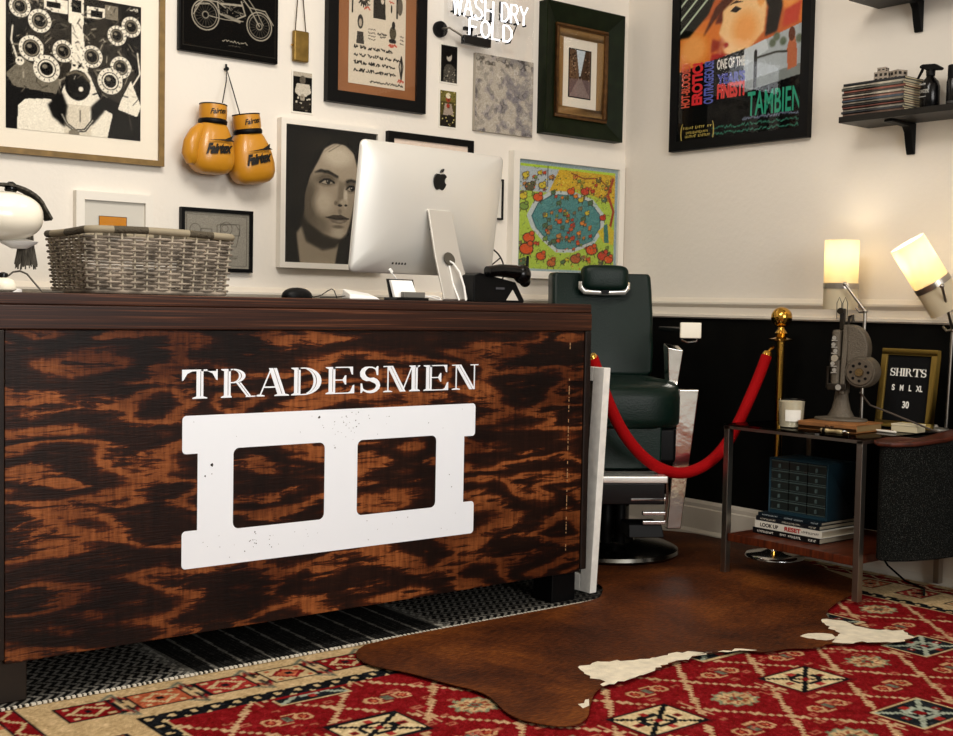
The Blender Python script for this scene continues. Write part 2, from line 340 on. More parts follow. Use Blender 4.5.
# ------------------------------------------------------------------ common materials
WALL = mat('wall_paint', 'e9e2d7', .7, spec=.25, bump=.12, bscale=45, var=.015, vscale=2)
TRIM = mat('trim_paint', 'e8dfd0', .45, spec=.4)
BLACKP = mat('black_paint', '050504', .6, spec=.12, var=.5, vscale=9)
BLK = mat('black_frame', '050505', .45, spec=.15); BLKM = mat('black_plastic', '040405', .5, spec=.15); BLKG = mat('black_gloss', '030304', .2, spec=.3)
WHT = mat('white_frame_paint', 'e9e3d8', .5); WPL = mat('white_plastic', 'f2f0ec', .35)
CHR = mat('chrome', 'd8d8d8', .12, 1); STL = mat('brushed_steel', 'a9a39a', .32, 1); BRS = mat('polished_brass', 'd0a048', .16, 1); ALU = mat('aluminium', 'e6e4de', .42, .55)
PRINT = vcol_mat('printed_paper', .7, spec=.08); WOVEN = vcol_mat('woven_wool', .95, .6, 260, spec=.1); CANV = vcol_mat('painted_canvas', .8, .3, 300, spec=.1)
GLS = glass_mat('picture_glass', k=.012); GREENL = mat('dark_green_leather', '051a14', .38, spec=.2, bump=.12, bscale=160, var=.15, vscale=8)
PLY = plywood(); EDGE = woodgrain('plywood_edge', '120704', '341709', (1.6, 3, 210), .45, 1.0, '74452a'); DKW = mat('dark_stained_wood', '1a0e07', .45, var=.3, vscale=12)

# ------------------------------------------------------------------ room
struct(MB().box(-7.5, .0, -8, 0, -.05, 0).build('floor', mat('concrete_floor', '6d675c', .5, var=.15, vscale=3)))
struct(MB().box(-7.5, .15, 0, .12, 0, 3.3).build('wall_back', WALL))
struct(MB().box(0, .15, -8, 0, 0, 3.3).build('wall_right', WALL))
struct(MB().box(-7.65, -7.5, -8, .12, 0, 3.3).build('wall_left', WALL))
struct(MB().box(-7.5, 0, -8, 0, 3.3, 3.4).build('ceiling', mat('ceiling_paint', 'e2dccf', .8)))
def rail_poly(): return [(0, 1.0), (.022, 1.0), (.030, 1.006), (.030, 1.016), (.018, 1.022), (.016, 1.05), (.026, 1.058), (.034, 1.066), (.034, 1.074), (.012, 1.09), (0, 1.094)]
b = MB(); b.prism([(-o, z) for o, z in rail_poly()], -8, -.0, 'xz'); struct(b.build('trim_1', TRIM))
b = MB(); b.prism([(-o, z) for o, z in rail_poly()], -7.5, 0, 'yz'); struct(b.build('trim_2', TRIM))
struct(MB().box(-.006, 0, -8, -.006, .15, 1.003).build('trim_3', BLACKP)); struct(MB().box(-7.5, -.006, -.006, 0, .15, 1.003).build('trim_4', BLACKP))
bbp = [(0, 0), (.03, 0), (.03, .02), (.02, .035), (.018, .13), (.014, .135), (.014, .152), (.008, .167), (0, .167)]
struct(MB().prism([(-o, z) for o, z in bbp], -8, 0, 'xz').build('baseboard_right', TRIM)); struct(MB().prism([(-o, z) for o, z in bbp], -7.5, -.03, 'yz').build('baseboard_back', TRIM))

# ------------------------------------------------------------------ rugs
def kilim():
    x0, x1, y1, y0 = -3.46, -.04, -1.12, -3.3; cell = .0072; w, h = x1-x0, y1-y0; W_, H_ = int(w/cell), int(h/cell); im = Img(W_, H_, 'cbb28a')
    X = x0+im.X*w; Y = y1-im.Y*h
    CR, RED, NV, OR, GR = 'cdb68e', '8a121a', '15181d', 'bb6a4a', '7f8a78'
    def fld(m, c, op=1.): im.put(m.astype(float), c, op)
    def dmd(cx, cy, rx, ry): return (np.abs(X-cx)/rx+np.abs(Y-cy)/ry) < 1
    def bx(cx, cy, rx, ry): return (np.abs(X-cx) < rx) & (np.abs(Y-cy) < ry)
    # beige border with rectangular motifs
    def motif(cx, cy, c, s=.075):
        fld(bx(cx, cy, s, s*.82), NV); fld(bx(cx, cy, s-.009, s*.82-.009), c); fld(dmd(cx, cy, s*.75, s*.62), CR if c != CR else RED); fld(dmd(cx, cy, s*.5, s*.42), c if c != CR else OR); fld(bx(cx, cy, .01, .01), NV)
        for a in (-1, 1):
            for e in (-1, 1): fld(bx(cx+a*s*.62, cy+e*s*.5, .008, .008), OR if c == CR else CR)
    cs = [RED, OR, 'a83a35', CR]
    k = 0; xx = x0+.26
    while xx < x1-.2:
        motif(xx, -1.34, cs[k % 4]); 
        for j in range(3):
            for sgn in (-1, 1): im.line([((xx+.095-.02*j-x0)/w, (y1+1.34-sgn*.015-sgn*.022*j)/h), ((xx+.095-x0)/w, (y1+1.34-sgn*.05-sgn*.022*j+.0)/h), ((xx+.095+.02*(2-j)-x0)/w, (y1+1.34-sgn*.012-sgn*.022*j)/h)], .0045, [NV, RED, '6f7466'][j])
        xx += .19; k += 1
    for xe in (x0+.2, x1-.2):
        yy = -1.6; k = 0
        while yy > y0: motif(xe, yy, cs[(k+1) % 4], .07); yy -= .2; k += 1
    for xe, s in ((x0, 1), (x1, -1)):
        D = (X-xe)*s; fld((D > .05) & (D < .115), RED); fld((D > .05) & (D < .056), NV); fld((D > .11) & (D < .116), NV); z = np.sin(Y*55)*.016; fld(np.abs(D-.083-z) < .006, CR); fld((D < .012), 'e8dcc0'); fld((D > .0) & (D < .05) & (np.sin(Y*60) > .6) & (D > .02), OR)
    fx0, fx1, fy1 = x0+.33, x1-.33, -1.46
    g = (X > fx0-.0) & (X < fx1) & (Y < fy1)
    fld(g, NV); st = ((np.sin((X)*PI/.03)*np.sin((Y)*PI/.03)) > .55); fld(g & st, CR)
    g2 = (X > fx0+.055) & (X < fx1-.055) & (Y < fy1-.055); fld(g2, CR); g3 = (X > fx0+.06) & (X < fx1-.06) & (Y < fy1-.06); fld(g3, RED)
    # stepped lattice
    q = .0144; Xq = np.round(X/q)*q; Yq = np.round(Y/q)*q
    u = np.mod((Xq+2.08)/.3, 1); v = np.mod((Yq+2.22)/.36, 1); u = np.abs(u-.5); v = np.abs(v-.5); d = u+v
    fld(g3 & (np.abs(d-.5) < .03), 'c9a884')
    hook = (np.abs(np.mod((X+1.93)/.3+.5, 1)-.5) < .02) & (np.abs(np.mod((Y+2.22)/.36+.5, 1)-.5) < .16); fld(g3 & hook & (np.abs(np.mod((X+1.93)/.3+.5, 1)-.5) < .012), 'c9a884', .9)
    rows = [(-2.22, ['c', 'n', 'c', 'c', 'n', 'c']), (-1.86, ['c', 'c', 'n', 'n', 'c', 'c']), (-2.58, ['c', 'c', 'n', 'c', 'n', 'c']), (-2.94, ['n', 'c', 'c', 'n', 'c', 'c'])]
    cols = [-2.68, -2.08, -1.48, -.88, -.28]; tab = {-2.22: 'ncccn', -1.86: 'cncnc', -2.58: 'cnncn', -2.94: 'ncncn', -1.5: 'ncncn'}
    tab[-2.22] = 'ncc' + 'n' + 'c'; tab[-1.86] = 'ccnnc'
    for cy, t in tab.items():
        for cx, ch in zip(cols, t):
            if not (fx0+.1 < cx < fx1-.1): continue
            base, mo = (('d9c49c', NV) if ch == 'c' else ('22272c', 'a9b0a0'))
            keep = g3 & (Y < fy1-.07)
            fld(keep & bx(cx, cy, .122, .092), '7a1016'); fld(keep & bx(cx, cy, .108, .08), NV if ch == 'c' else CR); fld(keep & bx(cx, cy, .1, .072), base)
            a = (X-cx)*.8; b_ = (Y-cy)*1.1; fld(keep & bx(cx, cy, .1, .072) & ((np.abs(a-b_) < .010) | (np.abs(a+b_) < .010)), mo)
            fld(keep & (np.abs(np.abs(X-cx)-.045) < .009) & (np.abs(np.abs(Y-cy)-.0) < .02), mo); fld(keep & (np.abs(np.abs(Y-cy)-.035) < .008) & (np.abs(X-cx) < .03), mo)
            for a1 in (-1, 1):
                fld(keep & bx(cx+a1*.07, cy, .012, .012), RED); fld(keep & bx(cx, cy+a1*.05, .012, .010), 'a83a35'); fld(keep & bx(cx+a1*.07, cy, .005, .005), mo)
            fld(keep & bx(cx, cy, .013, .013), RED)
        for cx in [c+.3 for c in cols]+[cols[0]-.3]:
            if not (fx0+.1 < cx < fx1-.1) or cy > -1.6: continue
            r = np.hypot((X-cx)/1.05, (Y-cy)*1.1); an = np.arctan2(Y-cy, X-cx); R = .062+.008*np.sin(an*10)
            fld(r < R, '8d8f74'); fld(r < R*.82, 'c9ad85'); fld((r < R*.62) & (np.sin(an*8) > 0), 'a35c42'); fld(r < R*.3, '70745f'); fld(r < R*.14, RED)
        for cx in [c+.15+.3*j for c in cols for j in (-1, 0)]:
            cyy = cy-.18
            if not (fx0+.1 < cx < fx1-.1) or cyy > -1.6: continue
            for a1 in (-1, 1):
                r = np.hypot(X-cx-a1*.045, Y-cyy); fld((r < .026) & (r > .016), 'c9a07a'); fld(r < .008, OR); fld(bx(cx+a1*.02, cyy+a1*.03, .022, .005), 'c9a07a'); fld(bx(cx, cyy, .012, .02), '6f7060')
    for _ in range(700):     # small scattered motifs
        cx, cy = rng.uniform(fx0+.1, fx1-.1), rng.uniform(y0, fy1-.1); s = rng.uniform(.006, .011)
        i_, j_ = int((y1-cy)/h*H_), int((cx-x0)/w*W_)
        if i_ < H_ and np.allclose(im.a[i_, j_], im.c(RED)):
            m = (np.abs(X-cx) < s*1.6) & (np.abs(Y-cy) < s) & ~((np.abs(X-cx) < s*.8) & (np.abs(Y-cy) < s*.4)); fld(m, 'b06a55')
    im.noise(.035, 1); im.noise(.02, 3)
    t = thing('patterned_rug', 'red and beige patterned wool rug with diamond medallions, in front of the counter', 'rug', ((x0+x1)/2, (y0+y1)/2, 0))
    grid_mesh('pile', im, w, h, WOVEN, t, (0, 0, .0065), 'xy')
    MB().box(-w/2, w/2, -h/2, h/2, 0.0005, .006).build('backing', mat('rug_backing', '8a7558', .95), t)
    b = MB()
    for i in range(150):
        y = -h/2+h*(i+.5)/150; r = random.uniform(-.004, .004)
        b.box(-w/2-.05, -w/2, y-.003+r, y+.003+r, .001, .004)
    f = b.build('fringe', mat('rug_fringe', 'cfc4ab', .95), t); f['kind'] = 'stuff'
kilim()
def bwrug():
    x0, x1, y1, y0 = -3.44, -1.19, -.35, -1.215; w, h = x1-x0, y1-y0; im = Img(int(w/.006), int(h/.006), '0b0b0b'); X = x0+im.X*w; Y = y1-im.Y*h
    def fld(m, c, op=1.): im.put(m.astype(float), c, op)
    hb = np.mod(X/.03+np.abs(np.mod(Y/.05, 1)-.5)*1.6, 1) < .42
    side = (X < -2.86) | ((X > -1.98)); fld(side & hb, '9a968e', .85)
    mid = ~side; d = np.abs(np.mod((X+.02*np.sin(Y*3))/.088, 1)-.5); fld(mid & (d < .05), 'a19d94', .8); fld(mid & (np.mod(Y/.012+X/.03, 1) < .28), '5a5853', .6)
    fld((np.abs(X+2.86) < .02) | (np.abs(X+1.98) < .02), 'b5b1a6', .5); fld((X > -1.45), '0b0b0b', .45)
    im.noise(.05, 1)
    t = thing('woven_rug', 'black and white striped flatweave rug lying under the wooden counter', 'rug', ((x0+x1)/2, (y0+y1)/2, .0072))
    grid_mesh('weave', im, w, h, WOVEN, t, (0, 0, .0055), 'xy'); MB().box(-w/2, w/2, -h/2, h/2, 0.0003, .005).build('backing', mat('black_wool', '0d0d0d', .95), t)
    b = MB(); n = 150
    for i in range(n):
        x = -w/2+w*i/n; b.box(x, x+w/n*random.uniform(.4, .8), -h/2-.007, -h/2+.004, .001, .0075)
    o = b.build('edge_stitching', mat('white_yarn', 'cfc9bb', .9), t, bevel=.001)
bwrug()
def cowhide():
    z = .0165
    pix = [(355, 652), (357, 658), (366, 664), (385, 669), (405, 672), (430, 679), (452, 685), (470, 689), (487, 695), (497, 704), (506, 713), (520, 720), (540, 724), (560, 727), (578, 725), (588, 718), (590, 706), (594, 694), (600, 688), (618, 681), (640, 675), (668, 664), (700, 655), (722, 652), (740, 650), (765, 653), (790, 648), (812, 649), (832, 643), (842, 644), (862, 642), (880, 643), (905, 642), (917, 637), (908, 633), (903, 630), (880, 630), (862, 627), (842, 620), (825, 618)]
    pts = [oz(x, y, z) for x, y in pix]; pts = [(p.x, p.y) for p in pts]+[(-.72, -1.76), (-.5, -1.7), (-.3, -1.62), (-.2, -1.35), (-.05, -1.05), (-.045, -.7), (-.05, -.5), (-.2, -.3), (-.6, -.2), (-1.0, -.35), (-1.1, -.7), (-1.14, -1.02), (-1.17, -1.1), (-1.28, -1.2), (-1.33, -1.225), (-1.45, -1.235), (-1.9, -1.235), (-2.3, -1.24)]
    def smooth(P, k=2):
        for _ in range(k):
            Q = []
            for i in range(len(P)):
                a, b_ = P[i], P[(i+1) % len(P)]; Q += [(a[0]*.75+b_[0]*.25, a[1]*.75+b_[1]*.25), (a[0]*.25+b_[0]*.75, a[1]*.25+b_[1]*.75)]
            P = Q
        return P
    P = smooth(pts, 1); cx, cy = -1.2, -1.3
    m = mat('brown_cowhide', '5a2a0c', .62, spec=.15); nt = m.node_tree; b_ = nt.nodes['Principled BSDF']
    n1 = noise(nt, mapping(nt, (1, 1, 1)), 2.6, 4, .6, .5).outputs['Fac']; n2 = noise(nt, mapping(nt, (30, 90, 30), rot=(0, 0, .6)), 1.4, 3, .6).outputs['Fac']
    v = math_n(nt, 'MULTIPLY_ADD', n2, .42, math_n(nt, 'MULTIPLY', n1, .58)); r = ramp(nt, [(.34, '240e04'), (.46, '441f08'), (.56, '60300e'), (.74, '8c521e')]); nt.links.new(v, r.inputs[0]); nt.links.new(r.outputs[0], b_.inputs['Base Color'])
    bp = nt.nodes.new('ShaderNodeBump'); bp.inputs['Strength'].default_value = .5; bp.inputs['Distance'].default_value = .006; nt.links.new(n2, bp.inputs['Height']); nt.links.new(bp.outputs[0], b_.inputs['Normal'])
    t = thing('cowhide_rug', 'brown and white cowhide lying over the red rug beside the counter', 'rug', (cx, cy, .0152))
    MB().prism([(x-cx, y-cy) for x, y in P], 0, .0035, 'xy').build('hide', m, t, bevel=.0012)
    wm = mat('white_hair', 'e9dec6', .8, spec=.1, var=.14, vscale=25, bump=.5, bscale=200)
    def patch(px, zz=.0042):
        q = [oz(x, y, z+.003) for x, y in px]; q = [(p.x-cx, p.y-cy) for p in q]; Q = []
        for i in range(len(q)):
            a, c = q[i], q[(i+1) % len(q)]; L = math.hypot(c[0]-a[0], c[1]-a[1]); n = max(1, int(L/.018)); Q += [(a[0]+(c[0]-a[0])*k/n+(random.uniform(-.011, .011) if k else 0), a[1]+(c[1]-a[1])*k/n+(random.uniform(-.011, .011) if k else 0)) for k in range(n)]
        o = MB().prism(Q, .0036, zz, 'xy').build('white_patch', wm, t); o['label'] = 'cream white hair patch'
    patch([(578, 667), (592, 663), (640, 659), (668, 655), (688, 651), (712, 652), (700, 655), (668, 664), (640, 675), (618, 681), (603, 686), (600, 679), (590, 678), (584, 672)])
    patch([(822, 619), (842, 620.5), (862, 627), (880, 630), (903, 630), (908, 633), (915, 637), (905, 641), (880, 642), (862, 641), (842, 643), (832, 642), (838, 636), (835, 630), (826, 625)])
    patch([(800, 636), (815, 633), (832, 634), (836, 638), (826, 640), (808, 638)]); patch([(718, 651.5), (740, 648.5), (757, 650), (740, 650), (722, 651.5)])
    patch([(583, 708), (589, 702), (589, 699), (584, 703), (578, 704)])
cowhide()

# ------------------------------------------------------------------ counter
def counter():
    x0, x1, yf, yb = -3.392, -1.360, -1.2, -.52; t = thing('reception_counter', 'dark stained plywood reception counter with white block emblem and lettering', 'counter', (x0, yf, 0))
    L = x1-x0; D = yb-yf
    MB().box(.0, L, 0, D, 1.02, 1.051).box(0, L, -.004, .03, .958, 1.02).build('top_board', EDGE, t, bevel=.004)
    MB().box(.028, L-.03, .002, .022, .119, .957).build('front_panel', PLY, t, bevel=.002)
    e = mat('dark_corner_wood', '170b06', .5, var=.4, vscale=20)
    MB().box(0, .026, -.004, D, .13, .957).build('side_panel', e, t, bevel=.003); MB().box(L-.028, L, -.003, D, .125, .957).build('side_panel', e, t, bevel=.004)
    MB().box(.03, L-.03, .05, D-.02, .14, .16).build('bottom_board', e, t); MB().box(.03, L-.03, D-.05, D-.03, .5, .52).build('shelf', e, t)
    lz = .0128
    for a, b_, c, d in ((.012, .09, .02, .1), (L-.13, L-.02, .03, .13), (.012, .09, D-.1, D-.02), (L-.13, L-.02, D-.13, D-.03)):
        MB().box(a, b_, c, d, lz, .14).build('leg', mat('dark_brown_leg', '20160d' if a < 1 else '0a0806', .55, var=.3) if a < 1 else BLKM, t, bevel=.004)
    # worn edge line at the right end
    b = MB()
    for i in range(60):
        z = .2+.72*i/60
        if random.random() < .5: b.box(L-.098, L-.0955, .0008, .0021, z, z+random.uniform(.003, .012))
    b.build('scratch_marks', mat('bare_wood', 'b08a62', .8), t)['kind'] = 'stuff'
    wp = mat('white_stencil_paint', 'f0f5fc', .55)
    # block emblem (block with two hollow cells), painted on the panel
    def rr(x0, z0, x1, z1, r=.018, n=5):
        P = []
        for cx, cz, a in ((x1-r, z1-r, 0), (x0+r, z1-r, 90), (x0+r, z0+r, 180), (x1-r, z0+r, 270)):
            for i in range(n+1):
                q = math.radians(a+90*i/n); P.append((cx+r*math.cos(q), cz+r*math.sin(q)))
        return P
    X = lambda x: x-x0
    def corner(cx, cz, r, a0, n=5): return [(cx+r*math.cos(math.radians(a0+90*i/n)), cz+r*math.sin(math.radians(a0+90*i/n))) for i in range(n+1)]
    A, B_, C_, Dd = X(-2.889), X(-1.868), X(-2.843), X(-1.912); z0, z1, z2, z3 = .302, .407, .619, .724; r = .012
    out = corner(B_-r, z3-r, r, 0)+corner(A+r, z3-r, r, 90)+corner(A+r, z2+r, r, 180)+[(C_, z2), (C_, z1)]+corner(A+r, z1-r, r, 90)+corner(A+r, z0+r, r, 180)+corner(B_-r, z0+r, r, 270)+corner(B_-r, z1-r, r, 0)+[(Dd, z1), (Dd, z2)]+corner(B_-r, z2+r, r, 270)
    cu = bpy.data.curves.new('emblem', 'CURVE'); cu.dimensions = '2D'; cu.fill_mode = 'BOTH'; cu.extrude = .0004
    for lp in (out, rr(X(-2.734), .400, X(-2.435), .628), rr(X(-2.320), .400, X(-2.024), .628)):
        s = cu.splines.new('POLY'); s.points.add(len(lp)-1); s.use_cyclic_u = True
        for p, (a, c) in zip(s.points, lp): p.co = (a, c, 0, 1)
    to = bpy.data.objects.new('tmp', cu); S.collection.objects.link(to); bpy.context.view_layer.update(); me = bpy.data.meshes.new_from_object(to.evaluated_get(bpy.context.evaluated_depsgraph_get())); bpy.data.objects.remove(to)
    me.materials.clear(); me.materials.append(wp); o = bpy.data.objects.new('painted_emblem', me); S.collection.objects.link(o); o.parent = t; o.location = (0, .0014, 0); o.rotation_euler = (PI/2, 0, 0); o['label'] = 'white painted block emblem'
    b = MB()      # flecks where the paint is missing
    def fleck(x, z, s):
        n = 6; b.prism([(x+s*random.uniform(.5, 1)*math.cos(2*PI*i/n), z+s*random.uniform(.5, 1)*math.sin(2*PI*i/n)) for i in range(n)], .0006, .0009, 'xz')
    for _ in range(26): fleck(X(random.gauss(-2.36, .035)), random.gauss(.67, .025), random.uniform(.001, .0024))
    for _ in range(16): fleck(X(random.gauss(-2.67, .04)), random.gauss(.36, .015), random.uniform(.001, .0024))
    for _ in range(40):
        x, z = random.uniform(-2.87, -1.89), random.choice([random.uniform(.32, .39), random.uniform(.64, .71)]); fleck(X(x), z, random.uniform(.0008, .0018))
    for x, z, s in ((-2.8, .585, .006), (-2.82, .555, .003), (-2.456, .703, .005), (-2.4, .61, .003), (-2.8, .56, .002), (-1.97, .5, .002), (-1.96, .46, .002)): fleck(X(x), z, s)
    b.build('paint_chips', mat('paint_chip_brown', '1a0c06', .6), t)['kind'] = 'stuff'
    lay = [('T', -2.891, .106), ('R', -2.776, .112), ('A', -2.668, .108), ('D', -2.553, .107), ('E', -2.437, .108), ('S', -2.318, .082), ('M', -2.230, .140), ('E', -2.080, .105), ('N', -1.966, .105)]
    b = MB()
    for ch, x, w_ in lay:
        P, w = serif(ch)
        for p in P:
            zz_ = .00002*(len(b.v) % 20); b.prism([(X(x)+q[0]*w_/w, .770+q[1]*.080) for q in p], .0009-zz_, .0019, 'xz')
    b.build('painted_lettering', wp, t)
counter()

# ------------------------------------------------------------------ things on the counter
ZT = 1.0512
def mac():
    W_, H_ = .65, .44; c = Vector((-1.785, -.824, 1.360)); t = thing('desktop_computer', 'large silver desktop computer seen from behind on the counter', 'computer', (c.x, c.y, ZT), .072)
    pan = bpy.data.objects.new('display', None)
    def rrect(s, r0=.022, n=6):
        w, h = W_/2*s, H_/2*s; r = min(h*.98, r0+(1-s)*.16); P = []
        for cx, cz, a in ((w-r, h-r, 0), (-w+r, h-r, 90), (-w+r, -h+r, 180), (w-r, -h+r, 270)):
            for i in range(n+1): q = math.radians(a+90*i/n); P.append((cx+r*math.cos(q), cz+r*math.sin(q)))
        return P
    b = MB(); loops = [(1.0, .010), (1.0, .004), (.995, .001), (.97, -.004), (.92, -.011), (.84, -.02), (.74, -.028), (.6, -.035), (.45, -.039), (.25, -.041), (.05, -.042)]
    n = 28; vs = []; fs = []
    for s, y in loops: vs += [(p[0], y, p[1]) for p in rrect(s)]
    for i in range(len(loops)-1):
        for k in range(n): fs.append((i*n+k, i*n+(k+1) % n, (i+1)*n+(k+1) % n, (i+1)*n+k))
    fs += [tuple(range(n)), tuple(range((len(loops)-1)*n+n-1, (len(loops)-1)*n-1, -1))]; b.add(vs, fs)
    zc = c.z-ZT; rot = (.132, 0, 0)
    d = b.build('display', ALU, t, smooth=True, loc=(0, 0, zc), rot=rot)
    MB().prism([(x*.985, z*.985) for x, z in rrect(1)], .0102, .0125, 'xz').build('screen', BLKG, d)
    P = []      # apple shape
    body = [(0, .30), (.12, .36), (.26, .37), (.38, .30), (.44, .22), (.36, .14), (.32, .02), (.35, -.1), (.46, -.2), (.40, -.34), (.30, -.47), (.20, -.53), (.1, -.5), (0, -.46), (-.1, -.5), (-.2, -.53), (-.31, -.46), (-.41, -.3), (-.46, -.1), (-.45, .1), (-.38, .27), (-.26, .36), (-.12, .36)]
    leaf = [(.0, .42), (.02, .52), (.1, .62), (.2, .66), (.2, .56), (.13, .46)]
    s = .062; b = MB(); b.prism([(x*s, z*s) for x, z in body], -.0435, -.035, 'xz'); b.prism([(x*s, z*s) for x, z in leaf], -.0435, -.035, 'xz'); b.xf(Matrix.Translation((-.005, 0, .112)))
    for i in range(len(b.v)): b.v[i].y += .0005
    b.build('fruit_emblem', BLKG, d)
    b = MB(); y = -.0195
    for i, x in enumerate((-.165, -.15, -.137, -.124, -.11)): b.box(x, x+.006, y-.003, y+.004, -.185, -.175)
    b.box(-.225, -.185, y-.0, y+.006, -.181, -.179).build('ports', BLKM, d)
    MB().box(-.03, .03, -.046, -.03, -.06, -.02).build('hinge_slot', BLKM, d)
    # stand: slanted plate, bend and foot running under the display
    hw, hb = .052, .062; y0, y1 = -.05, -.155; b = MB()
    path = [(y0+.012, .315), (y0, .312), (y0-.006, .30), (-.10, .15), (y1+.004, .02), (y1, .008), (y1+.01, .001), (y1+.19, .001)]
    inn = [(y0+.012, .307), (y0+.006, .306), (y0+.002, .298), (-.091, .15), (y1+.013, .024), (y1+.012, .013), (y1+.02, .009), (y1+.19, .007)]
    vs = []; fs = []; ws = [.052, .052, .053, .058, .064, .065, .066, .09]
    for (a, z), (a2, z2), w in zip(path, inn, ws): vs += [(-w, a, z), (w, a, z), (w, a2, z2), (-w, a2, z2)]
    for i in range(len(path)-1):
        for k in range(4): fs.append((i*4+k, i*4+(k+1) % 4, (i+1)*4+(k+1) % 4, (i+1)*4+k))
    fs += [(0, 1, 2, 3), (28, 31, 30, 29)]; b.add(vs, fs); st = b.build('stand', mat('stand_aluminium', 'd5d1ca', .35, .6), t, bevel=.002, loc=(.0, 0, 0))
    b = MB().lathe([(.024, -.0012), (.024, .001)], (0, 0, 0), 24, 'y'); b.xf(Matrix.Translation((-.004, -.1095, .145)) @ Matrix.Rotation(-.36, 4, 'X')); b.build('cable_hole', mat('cable_hole_grey', '4a453c', .6), st)
    b = MB(); b.tube([(-.006, -.105, .14), (0, -.125, .13), (.012, -.145, .10), (.016, -.165, .05), (.016, -.175, .004)], .0035, 8); b.tube([(-.004, -.105, .138), (-.01, -.12, .11), (-.008, -.135, .06), (-.01, -.17, .004)], .003, 8)
    b.build('power_cable', WPL, t)
mac()
def basket():
    xa, xb = -3.095, -2.656; ya, yb = -1.05, -.72; z0, H_ = ZT+.0035, .170; t = thing('wicker_basket', 'long grey-brown wicker basket standing on the left of the counter', 'basket', ((xa+xb)/2, (ya+yb)/2, z0))
    w, d = (xb-xa)/2, (yb-ya)/2; per = []
    def ring(s, n=120, r=.03):
        P = []; L = []
        pts = []
        for cx, cy, a in ((w-r, d-r, 0), (-w+r, d-r, 90), (-w+r, -d+r, 180), (w-r, -d+r, 270)):
            for i in range(5): q = math.radians(a+90*i/4); pts.append(((cx+r*math.cos(q))*s, (cy+r*math.sin(q))*s))
        pts.append(pts[0]); tot = [0]
        for a, b_ in zip(pts[:-1], pts[1:]): tot.append(tot[-1]+math.hypot(b_[0]-a[0], b_[1]-a[1]))
        for k in range(n):
            s_ = tot[-1]*k/n; i = max(j for j in range(len(tot)) if tot[j] <= s_); f = (s_-tot[i])/(tot[i+1]-tot[i]) if i+1 < len(tot) else 0; a, b_ = pts[i], pts[min(i+1, len(pts)-1)]
            P.append((a[0]+(b_[0]-a[0])*f, a[1]+(b_[1]-a[1])*f))
        return P
    WK = mat('grey_wicker', '82776a', .78, var=.6, vscale=22); DW = mat('dark_wicker', '3d3226', .8, var=.3, vscale=20)
    nst = 40; rows = 17; n = nst*4
    lay = [MB() for _ in range(2)]
    for rI in range(rows):
        z = .012+(H_-.03)*rI/(rows-1); base = ring(.93+.07*z/H_, n); pts = []
        for k, (x, y) in enumerate(base):
            l = math.hypot(x/w, y/d); off = .0062*math.sin(PI*k/4+(PI if rI % 2 else 0)+PI/4)
            nx, ny = (base[(k+1) % n][1]-base[k-1][1]), -(base[(k+1) % n][0]-base[k-1][0]); q = math.hypot(nx, ny); pts.append((x+nx/q*off, y+ny/q*off, z))
        lay[0].tube(pts, .0040, 6, closed=True)
    lay[0].build('weave', WK, t, smooth=True); 
    b = MB()
    for k in range(nst):
        x, y = ring(.93, nst)[k]; x2, y2 = ring(1, nst)[k]; b.tube([(x, y, 0), (x2, y2, H_-.005)], .0032, 6)
    b.build('stakes', mat('pale_wicker_stake', 'b8ad98', .8), t, smooth=True); b = MB().box(-w*.9, w*.9, -d*.9, d*.9, .002, .006); b.build('bottom', DW, t)
    # bound rim, alternating light and dark wraps
    base = ring(1.0, 240); b = MB(); b.tube([(*p, H_+.004*math.sin(j/240*2*PI*2)) for j, p in enumerate(base)], .0105, 10, closed=True)
    sg = [20, 14, 12, 26, 10, 18, 22, 12, 16, 20, 12, 18, 14, 26]; mi = []
    for i, L in enumerate(sg): mi += [i % 2]*L
    b.m = [mi[min(k//10, 239)] for k in range(len(b.f))]
    b.build('rim', [mat('rim_wrap_dark', '4a4234', .7, bump=.6, bscale=120), mat('rim_wrap_light', '8f846e', .7)], t, smooth=True)
    b = MB(); b.tube([(*p, .004) for p in ring(.93, 90)], .006, 8, closed=True); b.build('base_braid', WK, t, smooth=True)
basket()
